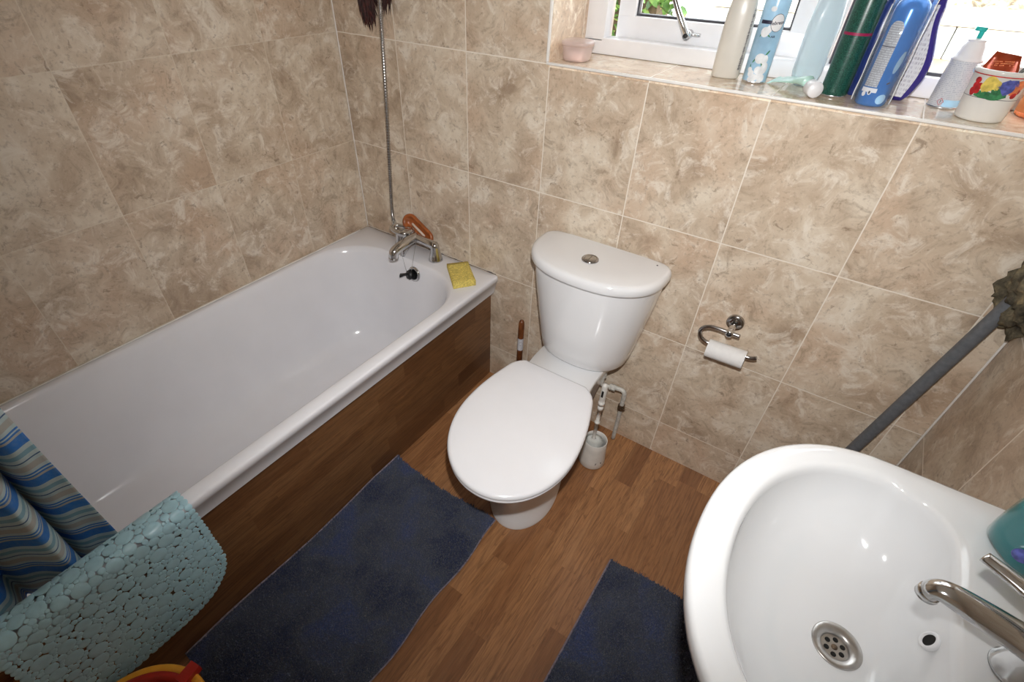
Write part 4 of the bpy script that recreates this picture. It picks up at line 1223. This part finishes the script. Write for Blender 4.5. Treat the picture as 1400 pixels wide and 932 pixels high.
# 5 squeezed tube lying on the sill
j = thing('squeezed_tube', 'squeezed mint-green tube with white screw cap lying on the sill', 'tube', (1.47, .07, Z0))
A = Vector((1.4965, .046, Z0 + .0165)); Bv = Vector((1.478, .082, Z0 + .016)); Cv = Vector((1.452, .112, Z0 + .017)); D = Vector((1.412, .140, Z0 + .016)); E_ = Vector((1.395, .150, Z0 + .015))
bm = bmesh.new()
rings = []
path = catmull([Bv, Bv.lerp(Cv, .5), Cv, D, E_], 5)
for i, p in enumerate(path):
    t = i / (len(path) - 1); d_ = (path[min(i + 1, len(path) - 1)] - path[max(i - 1, 0)]).normalized()
    side_ = d_.cross(Vector((0, 0, 1))).normalized(); up_ = side_.cross(d_).normalized()
    wv = lerp(.013, .023, min(1, t * 1.6)); hv = lerp(.012, .0012, min(1, t * 1.15))
    lift = .010 * sin(t * PI) * .6
    cc = Vector((p.x, p.y, Z0 + hv + .0008 + lift + .010 * (1 - t)))
    tw = .25 * t
    rings.append([cc + (side_ * cos(tw) + up_ * sin(tw)) * wv * cos(a) + (up_ * cos(tw) - side_ * sin(tw)) * hv * sin(a) for a in [2 * PI * k / 20 for k in range(20)]])
for rg_ in rings:
    mn = min(v.z for v in rg_)
    if mn < Z0: 
        for v in rg_: v.z += Z0 - mn
loft(bm, rings); link('tube', bm, 'mint', j)
bm = bmesh.new(); dcap = (A - Bv).normalized(); dcap.z = 0; dcap.normalize()
lathe(bm, [(.0085, -.010), (.0150, -.008), (.0158, -.006), (.0160, .022), (.0150, .0245), (0, .025)], (A.x - dcap.x * .012, A.y - dcap.y * .012, Z0 + .0165), 32, axis=dcap); link('cap', bm, 'labelwhite', j)

# little ribbed grey cap beside the tube
bm = bmesh.new(); lathe(bm, [(.0105, 0), (.0115, .001), (.0115, .005), (.0105, .006), (.0115, .007), (.0115, .011), (.0105, .012), (.0115, .013), (.0115, .018), (.010, .020), (0, .020)], (1.508, .112, Z0), 26)
o = link('ribbed_cap', bm, 'upvc', origin=(1.508, .112, Z0)); tag(o, 'small ribbed grey-white cap between tube and green can', 'cap')

# 6 dark green can
j = thing('green_spray_can', 'dark green hairspray can with a magenta band and fine print', 'spray can', (1.540, .095, Z0))
c = (1.533, .100); r = .0275; th = face_cam(c)
bm = bmesh.new(); lathe(bm, [(.0240, 0), (r, .006), (r, .012), (r, .185), (.0265, .193), (.0165, .205), (.0165, .212)], (*c, Z0), 44); host = link('can', bm, 'lab_green', j)
bm = bmesh.new(); lathe(bm, [(.0250, 0), (.0262, .001), (.0262, .0035), (.0250, .005)], (*c, Z0), 44, cap1=False); link('base_rim', bm, 'can_top', j)
bm = bmesh.new(); cyl_patch(bm, c, r, th, -.032, .036, Z0 + .1165, Z0 + .1215, e=.0004, n=24); paint(host, bm, 'magenta')
bm = bmesh.new(); lathe(bm, [(.020, .21), (.020, .24), (.016, .25), (0, .251)], (*c, Z0), 30); link('cap', bm, 'black', j)

# 7 navy bottle
j = thing('navy_bottle', 'flat dark navy bottle between the green can and blue can', 'bottle', (1.594, .115, Z0))
c = (1.577, .150); rr = math.radians(4)
bm = bmesh.new(); loft(bm, [ovr(c, .019, .022, Z0, p=4, rot_=rr), ovr(c, .021, .024, Z0 + .003, p=4, rot_=rr), ovr(c, .021, .024, Z0 + .17, p=4, rot_=rr), ovr(c, .017, .019, Z0 + .18, p=4, rot_=rr)]); link('body', bm, 'navy', j, autosmooth=50)
bm = bmesh.new(); lathe(bm, [(.012, 0), (.012, .025), (0, .026)], (*c, Z0 + .18), 22); link('cap', bm, 'navy', j)

# 8 blue can in clear wrap
j = thing('blue_wrapped_can', 'bright blue aerosol can in clear plastic wrap with grey label', 'spray can', (1.617, .075, Z0))
c = (1.609, .066); r = .0290; th = face_cam(c)
bm = bmesh.new(); lathe(bm, [(.0260, 0), (r, .004), (r, .168), (.0265, .178), (.017, .188), (.014, .189)], (*c, Z0), 44); host = link('can', bm, 'blue', j)
bm = bmesh.new()
g_ = []
for i in range(13):
    xx = lerp(-.0245, .001, i / 12)
    top_ = Z0 + .150 - .010 * abs((i - 6) / 6) ** 3
    g_.append([bm.verts.new(wrap(c, r, th, 0, .0005)(xx, z)) for z in (Z0 + .036, top_)])
for i in range(12): bm.faces.new((g_[i][0], g_[i + 1][0], g_[i + 1][1], g_[i][1]))
paint(host, bm, 'lab_grey')
bm = bmesh.new(); cyl_patch(bm, c, r, th, -.0245, .001, Z0 + .1065, Z0 + .1080, e=.0009); paint(host, bm, 'ink')
bm = bmesh.new()
cyl_patch(bm, c, r, th, -.026, .004, Z0 + .026, Z0 + .034, e=.0006)
for cx, cz in ((-.018, .022), (-.008, .026)): disc_patch(bm, c, r, th, Z0, cx, cz, .0038, .0048, e=.0009)
paint(host, bm, 'labelwhite')
bm = bmesh.new()
disc_patch(bm, c, r, th, Z0, -.008, .026, .0018, .003, e=.0012); disc_patch(bm, c, r, th, Z0, .0185, .045, .004, .0016, e=.0006, rot_=.5)
paint(host, bm, 'ink')
bm = bmesh.new(); disc_patch(bm, c, r, th, Z0, .0215, .082, .0055, .020, e=.0006, rot_=-.15); disc_patch(bm, c, r, th, Z0, .018, .015, .010, .009, e=.0006, rot_=.5)
paint(host, bm, 'palecan')
bm = bmesh.new()
wr = .0345
loft(bm, [ovr(c, wr, .0310, Z0, p=2, n=40, rot_=th + PI / 2), ovr(c, wr, .0305, Z0 + .10, p=2, n=40, rot_=th + PI / 2), ovr(c, wr + .001, .0305, Z0 + .175, p=2, n=40, rot_=th + PI / 2), ovr(c, wr + .003, .014, Z0 + .198, p=2, n=40, rot_=th + PI / 2)], cap0=False, cap1=False)
link('clear_wrap', bm, 'clearfilm', j)
bm = bmesh.new()
tdir = Vector((-sin(th), cos(th), 0))
for sgn in (-1, 1):
    pts = [Vector((c[0], c[1], Z0 + h)) + tdir * sgn * (wr + .0008 + .0006 * sin(h * 90)) for h in [.004 + .0085 * i for i in range(21)]]
    tube(bm, pts, .0011, 6)
link('wrap_seam', bm, 'labelwhite', j)

# 9 violet-edged white bottle
j = thing('violet_bottle', 'curved violet-blue bottle with white back label behind blue can', 'bottle', (1.662, .155, Z0))
c = (1.640, .160); rr = math.radians(-12)
def curvy(z): return .034 + .006 * sin((z - .02) * 30)
bm = bmesh.new(); rings = []
for i in range(20):
    h = .19 * i / 19; rx = (.036 + .006 * sin(h * 34 - .6)) * (1 if 0 < i < 18 else .86)
    cc = (c[0] + .006 * sin(h * 26), c[1]); rings.append(ovr(cc, rx, .018 if 0 < i < 18 else .014, Z0 + h, p=3, rot_=rr))
loft(bm, rings); host = link('body', bm, 'purple', j)
bm = bmesh.new()
g_ = []
for i in range(19):
    h = .008 + .165 * i / 18; rx = (.036 + .006 * sin(h * 34 - .6)) * .80; cx0 = c[0] + .006 * sin(h * 26); row = []
    for k in range(9):
        x = lerp(-rx, rx, k / 8) - .002; y = -.0186 + .0045 * abs((k - 4) / 4) ** 3 * 0
        row.append(bm.verts.new((cx0 + x * cos(rr) - y * sin(rr), c[1] + x * sin(rr) + y * cos(rr), Z0 + h)))
    g_.append(row)
for i in range(18):
    for k in range(8): bm.faces.new((g_[i][k], g_[i][k + 1], g_[i + 1][k + 1], g_[i + 1][k]))
paint(host, bm, 'lab_navy')
bm = bmesh.new(); lathe(bm, [(.014, 0), (.014, .03), (0, .031)], (*c, Z0 + .188), 22); link('cap', bm, 'labelwhite', j)

# 10 white aerosol with teal nozzle
j = thing('white_aerosol', 'white aerosol can with teal nozzle beside the floral mug', 'spray can', (1.738, .145, Z0))
c = (1.740, .148); r = .0275; th = face_cam(c)
bm = bmesh.new(); lathe(bm, [(.0255, 0), (r, .002), (r, .086), (.0275, .0875)], (*c, Z0), 44); host = link('can', bm, 'lab_white', j)
bm = bmesh.new(); lathe(bm, [(.0285, .0865), (.0285, .089), (.0255, .092), (.0215, .101), (.0200, .110), (.0155, .1185), (.0150, .1195), (.0165, .1205), (.0150, .1225), (.006, .124)], (*c, Z0), 40); link('shoulder', bm, 'upvc', j)
bm = bmesh.new(); lathe(bm, [(.0285, -.0002), (.0286, .002), (.0278, .003)], (*c, Z0), 44, cap1=False); link('base_rim', bm, 'can_top', j)
bm = bmesh.new(); tube(bm, [(c[0], c[1], Z0 + .122), (c[0], c[1], Z0 + .136), (c[0], c[1], Z0 + .1375)], [.0045, .0048, .0048], 14); tube(bm, [(c[0] + .005, c[1] - .001, Z0 + .1385), (c[0] - .013, c[1] - .004, Z0 + .140)], [.0042, .0036], 12); link('nozzle', bm, 'teal', j)
bm = bmesh.new(); cyl_patch(bm, c, r, th, -.001, .040, Z0 + .004, Z0 + .017, n=16); 
disc_patch(bm, c, r, th, Z0, .030, .075, .010, .008)
paint(host, bm, 'palecan')
bm = bmesh.new(); fz = wrap(c, r, th, Z0, .0005)
def dia_(cx, cz, s): return [(cx, cz - s), (cx + s * .9, cz), (cx, cz + s), (cx - s * .9, cz)]
a1, a2 = dia_(-.006, .0125, .0070), dia_(-.006, .0125, .0058)
V1 = [bm.verts.new(fz(*p)) for p in a1]; V2 = [bm.verts.new(fz(*p)) for p in a2]
for k in range(4): bm.faces.new((V1[k], V1[(k + 1) % 4], V2[(k + 1) % 4], V2[k]))
paint(host, bm, 'redink')
bm = text_bm('!', .009, lambda x, y: fz(x - .006, y + .0125)); paint(host, bm, 'ink')

# 11 floral mug
j = thing('floral_mug', 'white ceramic mug with painted fruit and flower band', 'mug', (1.795, .085, Z0))
c = (1.800, .078); th = face_cam(c)
R0, R1, HM = .0395, .0455, .087
def mr(h): return lerp(R0, R1, (h / HM) ** 1.0)
bm = bmesh.new(); lathe(bm, [(.035, 0), (R0 - .001, .0015), (mr(.005), .005), (mr(.03), .03), (mr(.06), .06), (mr(.080), .080), (R1 + .0018, .082), (R1 + .002, HM), (R1, HM + .0015), (R1 - .003, HM), (R1 - .004, .07), (R0 - .003, .008), (0, .006)], (*c, Z0), 56); host = link('body', bm, 'mug', j)
def mp(x, z, e=.0005): 
    rr_ = mr(z) + e; return (c[0] + rr_ * cos(th + x / .038), c[1] + rr_ * sin(th + x / .038), Z0 + z)
def mdisc(bm, cx, cz, a, b, ro=0, e=.0006, n=22):
    fan(bm, [(a * cos(2 * PI * i / n), b * sin(2 * PI * i / n)) for i in range(n)], cx, cz, ro, lambda x, y: mp(x, y, e))
def mleaf(bm, cx, cz, a, b, ro=0, e=.0007):
    T_ = [2 * PI * i / 20 for i in range(20)]
    fan(bm, [(a * cos(t), b * sin(t) * (1 - abs(cos(t)) ** 3)) for t in T_], cx, cz, ro, lambda x, y: mp(x, y, e))
def mband(bm, z0, z1, e=.0006, n=56):
    g = [[bm.verts.new(mp(.038 * (2 * PI * i / n), z, e)) for z in (z0, z1)] for i in range(n)]
    for i in range(n): bm.faces.new((g[i][0], g[(i + 1) % n][0], g[(i + 1) % n][1], g[i][1]))
for k, offx in enumerate((0, .115)):
    bm = bmesh.new()
    for cx, cz, a in ((-.028, .069, .0052), (-.0275, .060, .0058), (-.021, .060, .0055), (-.030, .051, .0058), (-.0235, .052, .0052), (-.029, .0465, .004), (.031, .050, .005), (.034, .057, .0055)): mdisc(bm, cx + offx, cz, a, a, e=.0006 + random.random() * .0004)
    paint(host, bm, 'fr_red')
    bm = bmesh.new(); mleaf(bm, -.008 + offx, .067, .012, .012, .3); mleaf(bm, -.011 + offx, .061, .011, .009, 1.3); mleaf(bm, -.003 + offx, .064, .010, .010, -.7); paint(host, bm, 'fr_yel')
    bm = bmesh.new(); mleaf(bm, .014 + offx, .066, .0105, .012, 1.7); mleaf(bm, .020 + offx, .067, .0105, .011, 1.1); mleaf(bm, .017 + offx, .061, .012, .009, 1.4, e=.001); paint(host, bm, 'fr_blue')
    bm = bmesh.new(); mleaf(bm, .009 + offx, .0525, .014, .0095, -.45); mleaf(bm, -.010 + offx, .0475, .015, .006, .12); mleaf(bm, .004 + offx, .0455, .016, .0055, .05); mleaf(bm, -.018 + offx, .048, .008, .005, .6); paint(host, bm, 'leafgreen')
    bm = bmesh.new(); mleaf(bm, .031 + offx, .066, .012, .010, 1.2); mleaf(bm, .028 + offx, .057, .008, .008, .9); paint(host, bm, 'fr_org')
bm = bmesh.new(); mband(bm, .0785, .0802); paint(host, bm, 'fr_red')
bm = bmesh.new(); mband(bm, .0412, .0420); paint(host, bm, 'ink')

# 12 sachet in the mug
bm = bmesh.new()
sc_ = Vector((1.794, .092, Z0)); 
n_ = 10
G1 = []; G2 = []
for i in range(n_ + 1):
    r1 = []; r2 = []
    for k in range(9):
        t = k / 8; z = lerp(.012, .112, t); hw = lerp(.018, .030, min(1, t / .72)) if t < .72 else lerp(.030, .0215, (t - .72) / .28)
        x = lerp(-hw, hw, i / n_); y = .004 * sin(x * 120) + .008 * t
        p_ = sc_ + Vector((x * .985, y + x * .17, z - .006 * (i / n_) * t)); r1.append(bm.verts.new(p_)); r2.append(bm.verts.new(p_ + Vector((0, .003 * (1 - abs(2 * i / n_ - 1) ** 4) * (1 - t ** 6) + .0005, 0))))
    G1.append(r1); G2.append(r2)
for i in range(n_):
    for k in range(8):
        bm.faces.new((G1[i][k], G1[i + 1][k], G1[i + 1][k + 1], G1[i][k + 1])); bm.faces.new((G2[i][k], G2[i][k + 1], G2[i + 1][k + 1], G2[i + 1][k]))
for k in range(8):
    bm.faces.new((G1[0][k], G1[0][k + 1], G2[0][k + 1], G2[0][k])); bm.faces.new((G1[n_][k], G2[n_][k], G2[n_][k + 1], G1[n_][k + 1]))
for i in range(n_):
    bm.faces.new((G1[i][8], G1[i + 1][8], G2[i + 1][8], G2[i][8])); bm.faces.new((G1[i][0], G2[i][0], G2[i + 1][0], G1[i + 1][0]))
host = sa = link('sachet', bm, 'sachet', origin=(1.794, .095, Z0 + .012)); tag(sa, 'red-brown foil sachet sticking out of the floral mug', 'sachet')
bm = bmesh.new()
for row in range(3):
    for i in range(14):
        if random.random() < .25: continue
        x = -.018 + i * .0027; z = .099 - row * .0032; w_ = .0010
        y = .004 * sin(x * 120) + .008 * ((z - .012) / .1) - .0009
        p_ = sc_ + Vector((x * .985, y + x * .17, z - .003))
        bm.faces.new([bm.verts.new(p_ + Vector(d_)) for d_ in ((-w_, 0, -.0008), (w_, 0, -.0008), (w_, 0, .0008), (-w_, 0, .0008))])
paint(host, bm, 'fr_org')
# toothbrush in mug
tbh = thing('toothbrush', 'dark grey toothbrush handle leaning out of the floral mug', 'toothbrush', (1.81, .08, Z0))
bm = bmesh.new(); tube(bm, catmull([(1.800, .088, Z0 + .010), (1.818, .098, Z0 + .06), (1.838, .108, Z0 + .11), (1.856, .116, Z0 + .165)], 6), [.0035] * 8 + [.0045] * 11, 10, flat=.7); link('handle', bm, 'grey_tooth', tbh)
bm = bmesh.new(); tube(bm, [(1.808, .070, Z0 + .012), (1.832, .078, Z0 + .088), (1.846, .083, Z0 + .115)], .0032, 10); 
o = link('thin_stick', bm, 'green_tooth', origin=(1.80, .07, Z0)); tag(o, 'thin green-grey stick leaning right out of the floral mug', 'stick')

# 13 orange tub at the right
j = thing('orange_tub', 'translucent tub with orange base at right end of the sill', 'tub', (1.93, .125, Z0))
c = (1.905, .168)
bm = bmesh.new(); lathe(bm, [(.036, 0), (.041, .003), (.042, .009)], (*c, Z0), 44); link('orange_base', bm, 'fr_org', j)
bm = bmesh.new(); lathe(bm, [(.0425, .0095), (.043, .05), (.040, .055), (0, .056)], (*c, Z0), 44, cap0=False); link('clear_top', bm, 'orangetub', j)

# ------------------------------------------------------------------ lights
world = bpy.data.worlds.new('sky'); scene.world = world; world.use_nodes = True
nt = world.node_tree; nt.nodes.clear()
bg = node(nt, 'ShaderNodeBackground', {0: (.93, .97, 1.0, 1), 1: 7.0}); node(nt, 'ShaderNodeOutputWorld', {0: bg.outputs[0]})

Cc = Vector((1.6116, -1.3574, 1.4971))
RX = Vector((.822, .568, .021)); UP = Vector((-.384, .527, .758)); FW = Vector((-.42, .631, -.652))
def light(name, typ, loc, energy, color=(1, 1, 1), **kw):
    l = bpy.data.lights.new(name, typ); l.energy = energy; l.color = color
    for k, v in kw.items(): setattr(l, k, v)
    o = bpy.data.objects.new(name, l); COL.objects.link(o); o.location = loc; return o
fl = light('camera_flash', 'SPOT', Cc + UP * .13 + RX * .02, 70, (1, .995, .985), spot_size=math.radians(124), spot_blend=1.0, shadow_soft_size=.016)
aim = FW + RX * .12 + UP * .20
fl.rotation_euler = aim.to_track_quat('-Z', 'Y').to_euler()

# ------------------------------------------------------------------ camera
cam = bpy.data.cameras.new('camera'); co_ = bpy.data.objects.new('camera', cam); COL.objects.link(co_)
import numpy as np
R0_ = RX.normalized(); F_ = FW.normalized(); R0_ = (R0_ - F_ * R0_.dot(F_)).normalized(); U_ = R0_.cross(F_)
mw = Matrix(((R0_.x, U_.x, -F_.x, Cc.x), (R0_.y, U_.y, -F_.y, Cc.y), (R0_.z, U_.z, -F_.z, Cc.z), (0, 0, 0, 1)))
co_.matrix_world = mw
cam.sensor_fit = 'HORIZONTAL'; cam.sensor_width = 36; cam.lens = 675.58 / 1400 * 36
cam.shift_x = (700 - 681.15) / 1400; cam.shift_y = (491.32 - 466) / 1400
cam.clip_start = .01
scene.camera = co_
vs = scene.view_settings
vs.view_transform = 'Standard'; vs.look = 'None'; vs.gamma = 1; vs.exposure = 0.0; vs.use_curve_mapping = False
